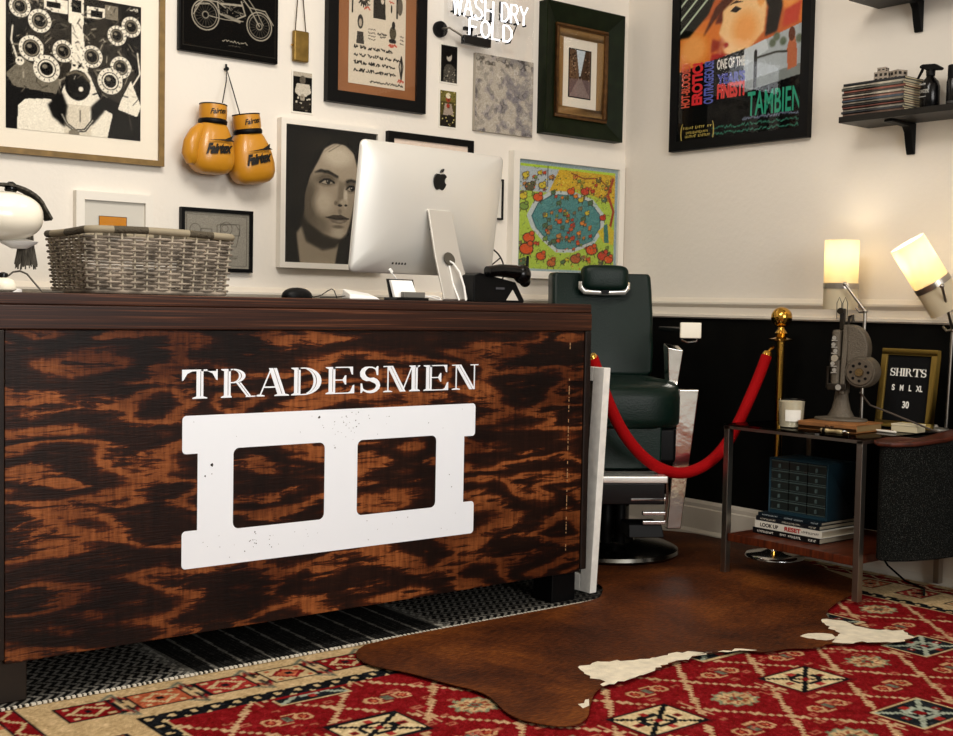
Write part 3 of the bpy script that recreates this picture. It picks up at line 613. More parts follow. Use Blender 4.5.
def lamp_left():
    # rounded glossy white lamp head with patterned band and tassel
    c = ob(2, 216, .92); t = thing('table_lamp', 'rounded glossy white lamp head with patterned black band and tassel at counter left end', 'lamp', (c.x, c.y, ZT))
    ivory = mat('ivory_enamel', 'f1ead8', .25, coat=.5); k = .0029; hz = c.z-ZT
    MB().ell((0, 0, hz), (.104, .095, .066), 32, 18, p=.86).build('lamp_head', ivory, t, smooth=True)
    MB().lathe([(.02, hz-.085), (.045, hz-.072), (.05, hz-.066), (.02, hz-.058)], (.045, 0, 0), 24).build('socket_rim', WPL, t, smooth=True)
    MB().tube([(-.01, 0, .012), (-.012, 0, .06), (-.03, 0, hz-.06)], .007, 10).build('stem', WPL, t, smooth=True)
    MB().lathe([(.07, 0), (.07, .008), (.03, .016), (.012, .02)], (-.02, 0, 0), 28).build('base', WPL, t, smooth=True)
    bandm = mat('patterned_band', '3a362f', .85, var=.9, vscale=160)
    b = MB(); pts = []
    for i in range(15):
        a = math.radians(150-135*i/14); pts.append((.113*math.cos(a), .0, hz+.012+.075*math.sin(a)))
    pts.append((.128, 0, hz+.0)); 
    for i in range(len(pts)-1):
        p, q = Vector(pts[i]), Vector(pts[i+1]); b.add([p+Vector((0, -.028, 0)), q+Vector((0, -.028, 0)), q+Vector((0, .028, 0)), p+Vector((0, .028, 0)), p+Vector((-.004, -.028, -.006)), q+Vector((-.004, -.028, -.006)), q+Vector((-.004, .028, -.006)), p+Vector((-.004, .028, -.006))], [(0, 1, 2, 3), (4, 7, 6, 5), (0, 4, 5, 1), (3, 2, 6, 7)])
    b.build('band', bandm, t); MB().lathe([(.012, hz+.062), (.017, hz+.07), (.014, hz+.086), (.006, hz+.092)], (.02, -.01, 0), 16).build('finial', BLKG, t, smooth=True)
    b = MB()
    for i in range(34):
        a = 2*PI*i/34; x, y = .058+.017*math.cos(a), .03+.012*math.sin(a); x += .016; b.tube([(x, y, hz-.035), (x+.004*math.cos(a*3), y, hz-.075), (x+.013*math.cos(a), y+.008*math.sin(a), hz-.125-random.uniform(0, .016))], random.uniform(.0014, .0026), 5)
    o = b.build('tassel', mat('grey_tassel', '565148', .9, var=.7, vscale=60, bstretch=(4, 4, .4)), t, smooth=True)
lamp_left()
def small_items():
    p = ob(3, 283, 1.1); t = thing('round_jar', 'small white round pot with black knob at far left of counter', 'pot', (p.x, p.y, ZT))
    MB().lathe([(.022, 0), (.032, .006), (.034, .016), (.026, .03), (.012, .036)], (0, 0, 0), 24).build('body', mat('cream_ceramic', 'efe6d2', .35), t, smooth=True); MB().lathe([(.008, .036), (.012, .038), (.012, .047), (.004, .05)], (0, 0, 0), 16).build('knob', BLKG, t, smooth=True)
    a = ob(8, 276, .85); bpt = ob(20, 271, .85); c_ = ob(32, 280, .85); d_ = ob(42, 292, .85)
    o = MB().tube([tuple(a), tuple(ob(13, 272, .85)), tuple(bpt), tuple(ob(27, 274, .85)), tuple(c_), tuple(ob(38, 287, .85)), (d_.x, d_.y, ZT+.004), (d_.x+.06, d_.y, ZT+.003)], .0026, 8).build('lamp_cable', mat('grey_cable', '6b655b', .5), smooth=True); tag(o, 'thin grey cable arching down to the counter left of the basket', 'cable')
    # mouse
    p = ob(297, 297, .98); t = thing('computer_mouse', 'black computer mouse on the counter below the portrait', 'mouse', (p.x, p.y, ZT), .3)
    b = MB().ell((0, 0, .002), (.058, .034, .031), 28, 14, p=.9)
    for v in b.v: v.z = max(v.z, 0)
    b.build('shell', BLKM, t, smooth=True); MB().ell((-.02, 0, .027), (.008, .003, .005), 12, 8).build('wheel', BLKG, t, smooth=True)
    q = [(p.x+.055, p.y, ZT+.006), (p.x+.09, p.y+.05, ZT+.004), (p.x+.15, p.y+.1, ZT+.012), (p.x+.185, p.y+.12, ZT+.026), (p.x+.2, p.y+.12, ZT+.033), (p.x+.21, p.y+.12, ZT+.028), (p.x+.215, p.y+.11, ZT+.003)]
    MB().tube([(a-p.x, b_-p.y, c-ZT) for a, b_, c in q], .0016, 6).build('cord', BLKM, t, smooth=True).rotation_euler = (0, 0, -.3)
    # power adapter
    p = ob(361, 297, 1.0); t = thing('power_adapter', 'white power adapter brick on the counter in front of the computer', 'adapter', (p.x, p.y, ZT), -.25)
    MB().hexa([(-.052, -.04, 0), (.052, -.04, 0), (.052, .04, 0), (-.052, .04, 0)], [(-.05, -.038, .017), (.04, -.038, .008), (.04, .038, .02), (-.05, .038, .034)]).build('case', WPL, t, bevel=.004); MB().tube([(-.052, 0, .01), (-.08, .01, .006), (-.13, .02, .004)], .0018, 6).build('lead', BLKM, t)
    # card holder
    p = ob(406, 300, 1.06); t = thing('card_holder', 'black holder with white business cards standing left of the computer stand', 'card holder', (p.x, p.y, ZT), .05)
    MB().box(-.066, .066, -.035, .03, 0, .009).build('base', BLKG, t, bevel=.001); MB().hexa([(-.055, .012, .009), (.052, .012, .009), (.052, .017, .009), (-.055, .017, .009)], [(-.055, .03, .068), (.052, .03, .068), (.052, .035, .068), (-.055, .035, .068)]).build('back_plate', BLKG, t)
    MB().hexa([(-.047, -.004, .01), (.045, -.004, .01), (.045, .008, .01), (-.047, .008, .01)], [(-.05, .016, .064), (.036, .016, .064), (.036, .026, .064), (-.05, .026, .064)]).build('cards', mat('white_card', 'f7f6f3', .6), t)
    MB().box(-.032, .055, -.03, -.012, .009, .027).build('front_lip', mat('grey_lip', '6e6b65', .35), t, bevel=.002)
    # cable with connector standing up
    p = ob(401, 292, .98); t = thing('charging_cable', 'white charging cable with small plug sticking up before the screen back', 'cable', (p.x, p.y, ZT))
    h = .095; MB().tube([(.03, .0, 0), (.028, 0, .015), (.0, 0, .05), (-.036, 0, h-.008)], .0023, 8).build('cord', WPL, t, smooth=True); b = MB().cbox((0, 0, 0), (.011, .007, .017)); b.xf(Matrix.Translation((-.042, 0, h)) @ Matrix.Rotation(-.75, 4, 'Y')); b.build('plug', WPL, t, bevel=.002)
    # cable loops near the foot
    p = ob(430, 299, 1.05); pts = [(p.x+.05*math.cos(a)*1.0-.01, p.y+.03*math.sin(a), ZT+.004+.006*(1+math.sin(a*2))) for a in np.linspace(0, 2*PI, 24, endpoint=False)]
    o = MB().tube(pts, .0022, 6, closed=True).build('coiled_cable', WPL, smooth=True); tag(o, 'white cable coiled flat beside the computer stand', 'cable')
    # desk phone
    p = ob(500, 302, .98); t = thing('desk_phone', 'black desk telephone with short antenna on the counter right of the computer', 'telephone', (p.x, p.y, ZT), .05)
    b = MB(); b.prism([(-.14, .0), (.095, .0), (.1, .006), (.055, .072), (-.11, .1), (-.14, .09)], -.02, .10, 'xz'); o = b.build('body', BLKM, t, bevel=.004)
    b = MB(); b.prism([(.01, .008), (.068, .008), (.04, .045)], -.0215, -.0203, 'xz'); b.build('stand_gap', mat('pale_gap', 'cfc8bc', .7), t)
    b = MB(); b.tube([(-.09, -.03, .105), (-.03, -.03, .11), (.04, -.03, .108), (.075, -.03, .105)], [.018, .022, .024, .02], 14); b.ell((.075, -.03, .1), (.034, .03, .034), 20, 12); b.ell((.09, -.03, .075), (.02, .02, .02), 14, 8); b.build('handset', BLKG, t, smooth=True)
    MB().tube([(.098, -.03, .12), (.101, -.03, .165)], [.0065, .005], 10).build('antenna', BLKM, t, smooth=True); MB().box(-.04, .0, -.022, -.0205, .045, .052).build('key_strip', mat('grey_key', '4b4b50', .3), t)
    p = ob(489, 262, .64); t = thing('wire_hoop', 'thin dark curved hoop with a spoke showing beside the computer edge', 'hoop', (p.x, p.y, ZT))
    r = .075; zc = p.z-ZT-.02; MB().tube([(r*math.cos(a), r*math.sin(a)*.2, zc+r*math.sin(a)) for a in np.linspace(0, 2*PI, 40, endpoint=False)], .0032, 8, closed=True).build('rim', mat('dark_bronze_wire', '2b241c', .4), t, smooth=True)
    b = MB()
    for a in (.55, 2.65, 4.7): b.tube([(0, 0, zc), (r*math.cos(a), r*math.sin(a)*.2, zc+r*math.sin(a))], .0028, 8)
    b.build('spokes', _M['dark_bronze_wire'], t, smooth=True); MB().tube([(0, .02, 0), (0, .02, zc-.03), (0, 0, zc)], .004, 8).build('post', _M['dark_bronze_wire'], t); MB().cyl((0, .02, .003), .035, .006).build('foot', _M['dark_bronze_wire'], t)
small_items()

# ------------------------------------------------------------------ pictures on the walls
def frame(name, label, lb, rt, side, depth, bw, bmat, cat='picture', d_in=None, art=None, art_w=None, mount=None, mount_m=None, mount_in=None, art_m=None, glass=True, bm2=None, group=None, inset_y=None, h=None, w=None):
    """lb / rt: photograph points of the lower left and upper right outer corner; they fix position and size on the wall"""
    un = ob if side == 'back' else orw
    p, q = un(lb[0], lb[1], 0), un(rt[0], rt[1], depth)
    u0, u1 = (p.x, q.x) if side == 'back' else (-p.y, -q.y)
    z0, z1 = p.z, q.z
    if w: u0, u1 = (u1-w, u1) if side == 'back' else (.312, .312+w)
    if h: z1 = z0+h
    W_, H_ = u1-u0, z1-z0; uc, zc = (u0+u1)/2, (z0+z1)/2
    t = thing(name, label, cat, (uc, -.001, zc) if side == 'back' else (-.001, -uc, zc), 0 if side == 'back' else RW, group)
    di = depth if d_in is None else d_in; X0, Z0 = W_/2, H_/2; X1, Z1 = X0-bw, Z0-bw
    if bw > 0:
        b = MB(); vs = []
        for X, Z, y in ((X0, Z0, 0), (X0, Z0, -depth), (X0-.006 if d_in is not None else X0-.0005, Z0-.006 if d_in is not None else Z0-.0005, -depth), (X1, Z1, -di), (X1, Z1, 0)): vs += [(-X, y, -Z), (X, y, -Z), (X, y, Z), (-X, y, Z)]
        fs = [(i*4+k, i*4+(k+1) % 4, ((i+1) % 5)*4+(k+1) % 4, ((i+1) % 5)*4+k) for i in range(5) for k in range(4)]
        b.add(vs, fs).build('frame_border', bmat, t)
    yb = -(inset_y if inset_y is not None else di*.55)
    if mount_m: MB().box(-X1, X1, yb, yb+.004, -Z1, Z1).build('mount', mount_m, t)
    if art is not None:
        ax0, ax1, az0, az1 = mount_in or (0, 0, 0, 0)     # margins left, right, bottom, top
        w_, h_ = 2*X1-ax0-ax1, 2*Z1-az0-az1; im = art(w_, h_)
        grid_mesh('print', im, w_, h_, art_m or PRINT, t, ((ax0-ax1)/2, yb-.002, (az0-az1)/2))
    if glass: MB().box(-X1+.0005, X1-.0005, yb-.008, yb-.0065, -Z1+.0005, Z1-.0005).build('glass_pane', GLS, t)
    return t, W_, H_
def art_goggles(w, h):
    im = Img(170, int(170*h/w), '120f0c'); K, Wt, G = '0e0c0a', 'e9e2d2', '8a8273'
    im.rect(.12, .0, .85, .16, '2a2621'); 
    for x, y, a, b, c in ((.17, .02, .13, .06, G), (.27, .05, .17, .09, Wt), (.58, .06, .15, .08, Wt), (.45, .0, .11, .2, Wt), (.72, .03, .1, .1, G), (.29, .07, .1, .04, K), (.61, .08, .09, .05, K), (.47, .03, .07, .09, K)): im.rect(x, y, x+a, y+b, c)
    im.poly([(.06, .45), (.28, .12), (.5, .22), (.5, .62), (.3, .66), (.04, .7)], '37322b'); im.poly([(.95, .5), (.72, .12), (.52, .22), (.52, .62), (.75, .7), (.98, .8)], '37322b')
    im.poly([(.0, .62), (.12, .5), (.4, .62), (.36, .72), (.06, .7)], '7c7567'); im.poly([(.84, .72), (.92, .56), (1, .74), (.97, .82), (.82, .78)], Wt)
    im.poly([(.47, .2), (.55, .2), (.58, .5), (.68, .72), (.62, .82), (.42, .82), (.40, .70), (.47, .52)], Wt); im.ell(.52, .70, .11, .15, Wt, soft=.05); im.poly([(.40, .78), (.64, .78), (.62, .97), (.43, .97)], 'd8cfbd')
    im.poly([(.09, .83), (.14, .78), (.32, .76), (.40, .86), (.46, .99), (.46, 1), (.08, 1)], Wt); im.poly([(.74, 1), (.78, .82), (.68, .78), (.6, .82), (.6, .92), (.55, 1)], Wt); im.rect(.42, .93, .62, 1, 'd8cfbd')
    for _ in range(260): x, y = rng.uniform(.02, .98), rng.uniform(.0, .7); im.line([(x, y), (x+rng.uniform(-.05, .05), y+rng.uniform(-.05, .05))], rng.uniform(.003, .012), ['b5ad9c', K, G, '4a453c'][rng.integers(4)], .8)
    im.poly([(.30, .80), (.40, .70), (.44, .80), (.42, .95), (.33, .88)], K, soft=.006); im.poly([(.62, .78), (.68, .72), (.72, .8), (.62, .92)], K, soft=.006)
    for x, y, r in ((.1, .14, .075), (.24, .22, .082), (.18, .42, .088), (.41, .41, .078), (.62, .42, .08), (.81, .24, .072), (.92, .16, .075), (.84, .47, .08), (.29, .55, .095), (.76, .58, .095)):
        im.ell(x, y, r, r*w/h, Wt); im.ell(x, y, r*.7, r*w/h*.7, '2a261f'); im.ell(x, y, r*.62, r*w/h*.62, Wt if r > .09 else G); im.ell(x, y, r*.5, r*w/h*.5, K); im.ell(x-r*.15, y-r*.15, r*.2, r*.15, G, soft=.3)
        for k in range(14): a = k*PI/7; im.line([(x+r*.8*math.cos(a), y+r*.8*math.sin(a)*w/h), (x+r*.9*math.cos(a), y+r*.9*math.sin(a)*w/h)], .004, K)
    im.ell(.515, .64, .095, .11, K); im.ell(.515, .64, .07, .08, '2b2721', ring=.12); im.ell(.54, .665, .018, .018, Wt, soft=.4); im.line([(.44, .57), (.5, .545), (.56, .56), (.6, .6)], .02, '6e6658'); im.ell(.49, .50, .012, .008, K); im.ell(.53, .50, .012, .008, K); im.line([(.535, .82), (.535, .9)], .005, K)
    im.line([(.4, .86), (.44, .93), (.5, .97), (.57, .96), (.63, .88)], .022, K); im.line([(.4, .86), (.44, .93), (.5, .97), (.57, .96), (.63, .88)], .006, Wt); im.ell(.49, .99, .04, .03, G)
    for p in ([(.05, .28), (.04, .38), (.08, .5)], [(.97, .35), (.99, .5), (.93, .6)]): im.line(p, .012, Wt)
    for _ in range(50): x, y = rng.uniform(.03, .97), rng.uniform(.02, .6); im.line([(x, y), (x+rng.uniform(-.03, .03), y+rng.uniform(-.03, .03))], .006, [Wt, K, G][rng.integers(3)], .8)
    im.ell(.1, .52, .03, .03, Wt); im.ell(.09, .515, .007, .008, K); im.ell(.112, .515, .007, .008, K); im.squig(.91, .97, .03, .02, Wt, 6)
    im.line([(.895, .6), (.895, .75), (.93, .93)], .004, 'c9c2b2', .6)
    return im.noise(.03)
frame('framed_photograph', 'large black and white photograph of a face behind round lenses, pale mount, wooden frame', (0, 153), (163.8+1.6, 0), 'back', .03, .02, mat('gold_wood', '7c6237', .4, var=.2, vscale=30), h=.65, w=.655, art=art_goggles, mount_m=mat('cream_mount', 'ece2d0', .7), mount_in=(.068, .068, .065, .068), cat='picture')
def art_moto(w, h):
    im = Img(200, int(200*h/w), '100e0c'); L = 'a39c8e'; a_ = h/w
    def P(px, py): q = ob(px, py, .025); return ((q.x-MX)/w, (MZ-q.z)/h)
    def circ(c, r, wd, col=L): im.line([(c[0]+r*math.cos(t), c[1]+r*math.sin(t)/a_) for t in np.linspace(0, 2*PI, 30)], wd, col)
    Wl, Wr = P(202, 15), P(256, 27)
    for c, r in ((Wl, .135), (Wr, .13)):
        circ(c, r, .012); circ(c, r*.82, .006); circ(c, r*.22, .01)
        for k in range(18): t = k*PI/9; im.line([(c[0]+r*.2*math.cos(t), c[1]+r*.2*math.sin(t)/a_), (c[0]+r*.8*math.cos(t+.15), c[1]+r*.8*math.sin(t+.15)/a_)], .0035, '6b665c')
    pl = lambda pts, wd=.01, c=L: im.line([P(*p) for p in pts], wd, c)
    pl([(192, 6), (200, 0), (214, 2), (222, 8)], .012); pl([(214, 2), (216, 14), (232, 20), (242, 16), (238, 2)], .014); pl([(218, 4), (238, 6)], .02); pl([(240, 0), (246, 8), (256, 27)], .012); pl([(244, -2), (252, 10), (260, 26)], .008); pl([(222, 16), (236, 22)], .03, '8a8478'); pl([(206, 16), (222, 20), (240, 22)], .008); pl([(246, 8), (262, 12), (270, 26)], .01); pl([(190, 14), (196, 4), (206, 4)], .01)
    for _ in range(30): x, y = rng.uniform(212, 242), rng.uniform(2, 20); pl([(x, y), (x+rng.uniform(-5, 5), y+rng.uniform(-3, 3))], .006, rng.choice(['8a8478', L, '55514a']))
    for k, (x0, x1, y) in enumerate(((219, 244, 42), (225, 237, 46))):
        a, b_ = P(x0, y), P(x1, y+1.2); im.squig(a[0], b_[0], (a[1]+b_[1])/2, .022 if k == 0 else .01, L if k == 0 else '7b766b', 14 if k == 0 else 8)
    im.line([(.03, .955), (.97, .955)], .003, '6b665c'); im.line([(.97, .0), (.97, .955)], .003, '6b665c'); im.line([(.03, .0), (.03, .955)], .003, '6b665c')
    return im.noise(.008)
p_ = ob(176.3, 50.3, .025); q_ = ob(278.7, 66, .025); MX, MZ = p_.x, p_.z+.42
tt, w_, h_ = frame('motorcycle_print', 'black canvas with a pale line drawing of a motorcycle, above the boxing gloves', (176.3, 50.3), (278.7, 0), 'back', .025, 0, BLK, h=.42, glass=False)
MB().box(-w_/2, w_/2, -.024, 0, -h_/2, h_/2).build('canvas', BLK, tt, bevel=.004); grid_mesh('drawing', art_moto(w_*.99, h_*.99), w_*.985, h_*.985, CANV, tt, (0, -.0248, 0))
def art_flash(w, h):
    h = h*1.7; im = Img(150, int(150*h/w), 'd3c8b6'); K, R = '1d1a17', 'bb5a48'; A = w/h
    def e(x, y, rx, ry, c, **k): im.ell(x, y, rx, ry, c, **k)
    Y = lambda v: v        # fraction of sheet height
    for x, y, c in ((.1, .40, R), (.3, .44, R), (.58, .43, R), (.85, .44, R), (.12, .32, R), (.5, .3, R)): im.squig(x-.08, x+.08, y, .025, c, 7)
    im.line([(.31, .3), (.31, .41)], .02, K); im.line([(.62, .3), (.63, .44)], .022, K); im.line([(.55, .36), (.7, .37)], .016, K); e(.86, .36, .08, .04, K); e(.86, .355, .05, .025, 'd3c8b6'); im.line([(.07, .49), (.06, .65)], .008, K)
    e(.25, .56, .085, .045, '5a544a'); e(.25, .56, .05, .025, 'd3c8b6'); e(.25, .56, .02, .012, K)
    for k in range(16): t = k*PI/8; im.line([(.25+.06*math.cos(t), .56+.035*math.sin(t)), (.25+.11*math.cos(t), .56+.055*math.sin(t))], .006, K)
    im.poly([(.42, .66), (.42, .55), (.47, .5), (.5, .56), (.55, .5), (.58, .55), (.62, .51), (.64, .66)], '35302a'); e(.58, .565, .03, .02, 'd3c8b6')
    for k in range(5): im.line([(.44+.04*k, .56), (.45+.035*k, .47)], .008, K)
    im.line([(.84, .51), (.84, .64)], .01, K); e(.89, .58, .05, .045, '6a6256'); im.line([(.82, .5), (.95, .52)], .008, K); e(.74, .6, .015, .02, K); e(.74, .53, .02, .01, R); im.squig(.7, .78, .565, .015, R, 4)
    e(.2, .69, .05, .035, '45403a'); e(.2, .695, .025, .02, 'b5a998'); im.poly([(.13, .8), (.15, .74), (.25, .74), (.27, .8)], '45403a'); im.squig(.27, .36, .62, .02, R, 4); im.squig(.25, .36, .6, .012, K, 4)
    for k in range(4): im.squig(.34, .46, .72+.016*k, .008, K, 6)
    im.squig(.5, .66, .735, .012, K, 10); im.squig(.55, .64, .75, .01, K, 6); e(.77, .72, .06, .035, '57503f'); im.line([(.73, .76), (.8, .76)], .02, K); im.squig(.7, .84, .785, .02, R, 8); e(.78, .68, .03, .02, K)
    for k in range(3): im.squig(.9, .98, .73+.018*k, .008, K, 5)
    for k in range(4):
        y = .815+.038*k; x = .1
        while x < (.78 if k != 1 else .82): l = rng.uniform(.06, .14); im.squig(x, x+l, y, .016, K, int(l*45)+2); x += l+.025
    im.line([(.93, .83), (.89, .88), (.93, .95), (.96, .88), (.93, .83)], .006, K); im.line([(.93, .84), (.93, .93)], .008, K); im.squig(.87, .99, .955, .02, R, 7); im.squig(.38, .96, .978, .012, K, 36)
    im.noise(.02); keep = int(im.h/1.7); im.a = im.a[-keep:]; im.h = keep; return im
frame('tattoo_flash_frame', 'tall black frame with brown mount around a sheet of small drawings and handwriting', (323.4, 101.4), (427.5, 0), 'back', .03, .048, BLK, h=.66, art=art_flash, mount_m=mat('kraft_mount', '8a5730', .6, var=.1), mount_in=(.055, .055, .038, .05))
def art_portrait(w, h):
    im = Img(190, int(190*h/w), '1f1d16'); D, SK = '0b0a07', 'a89b88'
    im.ell(.25, .4, .4, .5, D, soft=.2); im.ell(.5, .1, .45, .16, D, soft=.2)
    im.poly([(.13, .78), (.17, 1), (.56, 1), (.6, .84), (.4, .74), (.22, .7)], '9c907d', soft=.01); im.poly([(.0, .66), (.12, .78), (.17, 1), (0, 1)], '18170f', soft=.006); im.poly([(.56, 1), (.6, .82), (.8, .72), (1, .7), (1, 1)], '1d1b14', soft=.006)
    face = [(.35, .23), (.42, .14), (.54, .10), (.66, .11), (.75, .17), (.79, .27), (.79, .40), (.765, .5), (.74, .6), (.71, .70), (.68, .76), (.61, .81), (.52, .80), (.40, .77), (.29, .71), (.21, .62), (.20, .5), (.24, .38)]
    im.poly([(x-.01, y+.015) for x, y in face], '6b6253', soft=.014); im.poly(face, SK, soft=.008)
    im.ell(.27, .56, .09, .2, '5f5648', soft=.9, op=.85); im.ell(.36, .72, .12, .08, '6b6152', soft=.9, op=.7); im.ell(.57, .2, .15, .07, 'c6bba8', soft=.9, op=.85); im.ell(.42, .55, .1, .08, 'c2b6a3', soft=.9, op=.85); im.ell(.59, .765, .07, .035, 'bdb19d', soft=.9, op=.9)
    im.poly([(.16, .66), (.29, .72), (.42, .785), (.56, .82), (.62, .815), (.56, .875), (.42, .9), (.24, .84)], '2f2a20', op=.92, soft=.01)
    # eye sockets, eyes, brows
    im.ell(.45, .375, .11, .045, '5d5345', soft=.8, op=.85); im.ell(.715, .41, .07, .045, '5d5345', soft=.8, op=.85)
    for x, y, sx_ in ((.455, .392, .066), (.72, .43, .045)):
        im.ell(x, y, sx_, .017, 'a59a8a'); im.ell(x+.014, y-.001, .024, .018, '15120e'); im.ell(x+.006, y-.006, .005, .004, 'f0e8da'); im.line([(x-sx_-.01, y+.008), (x-sx_*.4, y-.017), (x+sx_*.4, y-.019), (x+sx_+.012, y+.004)], .014, '0d0b08'); im.line([(x-sx_*.8, y+.014), (x, y+.021), (x+sx_*.8, y+.013)], .004, '453c31')
    im.poly([(.31, .335), (.38, .305), (.47, .308), (.58, .345), (.57, .358), (.47, .33), (.38, .325)], '12100c', soft=.003); im.poly([(.665, .375), (.72, .36), (.785, .37), (.785, .385), (.72, .375), (.67, .39)], '12100c', soft=.003)
    # nose, mouth
    im.poly([(.585, .38), (.63, .38), (.655, .47), (.66, .54), (.60, .565), (.555, .55), (.575, .5)], '7d7262', op=.8, soft=.012); im.ell(.66, .5, .022, .07, 'cfc4b2', soft=.9, op=.9); im.ell(.64, .535, .045, .022, 'b3a793', soft=.8); im.ell(.60, .56, .024, .009, '1d1812'); im.ell(.665, .557, .016, .008, '1d1812'); im.ell(.555, .545, .018, .016, '7a6f60', soft=.8)
    im.poly([(.455, .652), (.53, .632), (.58, .633), (.61, .628), (.70, .655), (.62, .664), (.54, .664)], '4a4036'); im.poly([(.46, .655), (.56, .665), (.70, .657), (.66, .685), (.60, .699), (.52, .690)], '7f7365'); im.line([(.45, .653), (.56, .664), (.70, .656)], .008, '1b1611'); im.ell(.6, .68, .04, .007, '9c9080', soft=.8); im.ell(.58, .72, .06, .012, '766b5c', soft=.8); im.ell(.60, .605, .02, .02, '8a7f6f', soft=.9)
    # hair: swept over the crown and down the left cheek, a thin edge at the right
    im.poly([(.05, .2), (.2, .06), (.42, .02), (.66, .03), (.84, .10), (.9, .25), (.88, .5), (.84, .62), (.80, .42), (.80, .26), (.74, .15), (.63, .10), (.52, .10), (.42, .15), (.36, .24), (.27, .36), (.215, .5), (.215, .62), (.17, .68), (.05, .64), (.0, .4)], D, soft=.006)
    for k in range(22):
        t = k/22; im.line([(.55-.3*t, .045+.03*t), (.36-.25*t, .16+.05*t), (.24-.17*t, .38), (.2-.14*t, .6-.06*t)], .0035, rng.choice(['2f2b22', '1c1a15', '050504', '4a453a']), .75)
    for k in range(9): im.line([(.2+.06*k, .06-.004*k), (.18+.055*k, .10), (.15+.04*k, .17)], .005, rng.choice(['6f695a', '3f3b31', '8a8372']), .55)
    return im.noise(.015)
frame('portrait_photograph', 'black and white portrait of a dark-haired woman in a white frame behind the computer', (275.5, 267.3), (382.5, 129.5), 'back', .034, .022, WHT, art=art_portrait, glass=True)
def art_plain(c): return lambda w, h: Img(40, 40, c).noise(.01)
frame('wide_picture_frame', 'black framed picture with blank pale mount, mostly hidden behind the computer', (384, 225), (474, 141), 'back', .025, .028, BLK, art=art_plain('ead9ca'), h=None)
def art_sketch(w, h):
    im = Img(60, 60, 'e9e5da')
    for _ in range(14): x, y = rng.uniform(.3, .7), rng.uniform(.2, .8); im.line([(x, y), (x+rng.uniform(-.2, .2), y+rng.uniform(-.2, .2))], .012, '8c887e')
    return im
frame('small_black_frame', 'small thin black frame with white paper right of the computer screen', (470, 218), (504, 179.5), 'back', .02, .008, BLK, art=art_sketch)
def art_cartoon(w, h):
    im = Img(210, int(210*h/w), 'b5cf52'); O, T_, Yl = 'dd5a25', '4f8f95', 'd7c13a'
    im.rect(0, 0, 1, .07, 'b8d64c'); im.rect(0, .06, .42, .28, 'b9c4d0'); im.poly([(.40, .06), (1, .06), (1, .34), (.78, .28), (.6, .22), (.36, .3), (.3, .28)], 'd9b32e')
    for _ in range(260):
        x, y = rng.uniform(.4, 1), rng.uniform(.06, .32); im.line([(x, y), (x+.02, y+rng.uniform(-.01, .01))], .005, rng.choice(['a8862a', 'e3ca4a', 'c39a2a']))
    pool = [(.14, .5), (.2, .38), (.34, .29), (.55, .28), (.72, .33), (.82, .44), (.83, .56), (.74, .7), (.55, .78), (.4, .79), (.28, .7), (.18, .6)]
    im.poly([(.5+(x-.5)*1.12, .53+(y-.53)*1.12) for x, y in pool], 'c9d3d8'); im.poly(pool, '2d5d6d'); im.poly([(.5+(x-.5)*.97, .53+(y-.53)*.97) for x, y in pool], T_)
    for _ in range(120): x, y = rng.uniform(.22, .78), rng.uniform(.34, .72); im.line([(x, y), (x+.03, y)], .005, rng.choice(['3c747c', '6fa6a6', '5b979a']))
    def blob(x, y, s, c):
        im.ell(x, y, s, s*.8, '3a2a1c'); im.ell(x, y, s*.85, s*.65, c); im.ell(x+s*.5, y-s*.7, s*.45, s*.4, '3a2a1c'); im.ell(x+s*.5, y-s*.7, s*.33, s*.3, c); im.line([(x-s*.6, y+s*.5), (x-s*.8, y+s*1.1)], .008, '3a2a1c'); im.line([(x+s*.4, y+s*.5), (x+s*.6, y+s*1.1)], .008, '3a2a1c')
    cols = ['dd5a25', 'd7c13a', 'c9402a', '7fa04a', 'e28a35', '4f6f50', 'c98a4a', '8a7a5a']
    for _ in range(48): blob(rng.uniform(.2, .78), rng.uniform(.35, .72), rng.uniform(.014, .03), cols[rng.integers(8)])
    for _ in range(70):
        x, y = rng.uniform(.02, .97), rng.choice([rng.uniform(.72, .97), rng.uniform(.1, .32)]); blob(x, y, rng.uniform(.012, .026), cols[rng.integers(8)])
    for _ in range(150):
        x, y = rng.uniform(.02, .95), rng.uniform(.05, .97); im.line([(x, y), (x+rng.uniform(-.03, .03), y+rng.uniform(-.03, .03))], .004, rng.choice(['3a2a1c', '2d5d6d', '5a6a2a']), .7)
    for x, y, s, c in ((.08, .14, .035, Yl), (.12, .24, .05, '5a5a44'), (.24, .22, .04, Yl), (.2, .33, .05, O), (.06, .33, .04, Yl), (.07, .42, .045, '7fa04a'), (.12, .7, .06, O), (.1, .8, .07, O), (.24, .86, .05, O), (.06, .92, .04, '4f6f50'), (.34, .92, .045, 'c96a35'), (.58, .87, .055, 'b9603a'), (.74, .78, .06, O), (.86, .83, .06, 'c9402a'), (.92, .86, .05, O), (.52, .25, .04, O), (.66, .24, .045, 'c9402a'), (.8, .12, .03, '6a6a3a'), (.86, .3, .03, '5a7a6a'), (.85, .47, .035, 'c9402a'), (.62, .32, .03, Yl), (.72, .34, .03, '4f6f50')): blob(x, y, s, c)
    im.line([(.95, .1), (.9, .25), (.96, .4), (.93, .55)], .03, 'a8452a'); im.line([(.52, .08), (.65, .12), (.8, .1), (.9, .18)], .012, '7a3a20'); im.poly([(.8, .6), (.9, .52), (.99, .6), (.96, .72), (.86, .7)], 'd7c13a'); im.poly([(.86, .54), (.9, .52), (.92, .7), (.87, .7)], '3f7f7a'); im.line([(.29, .04), (.29, .24)], .008, '2a2a2a')
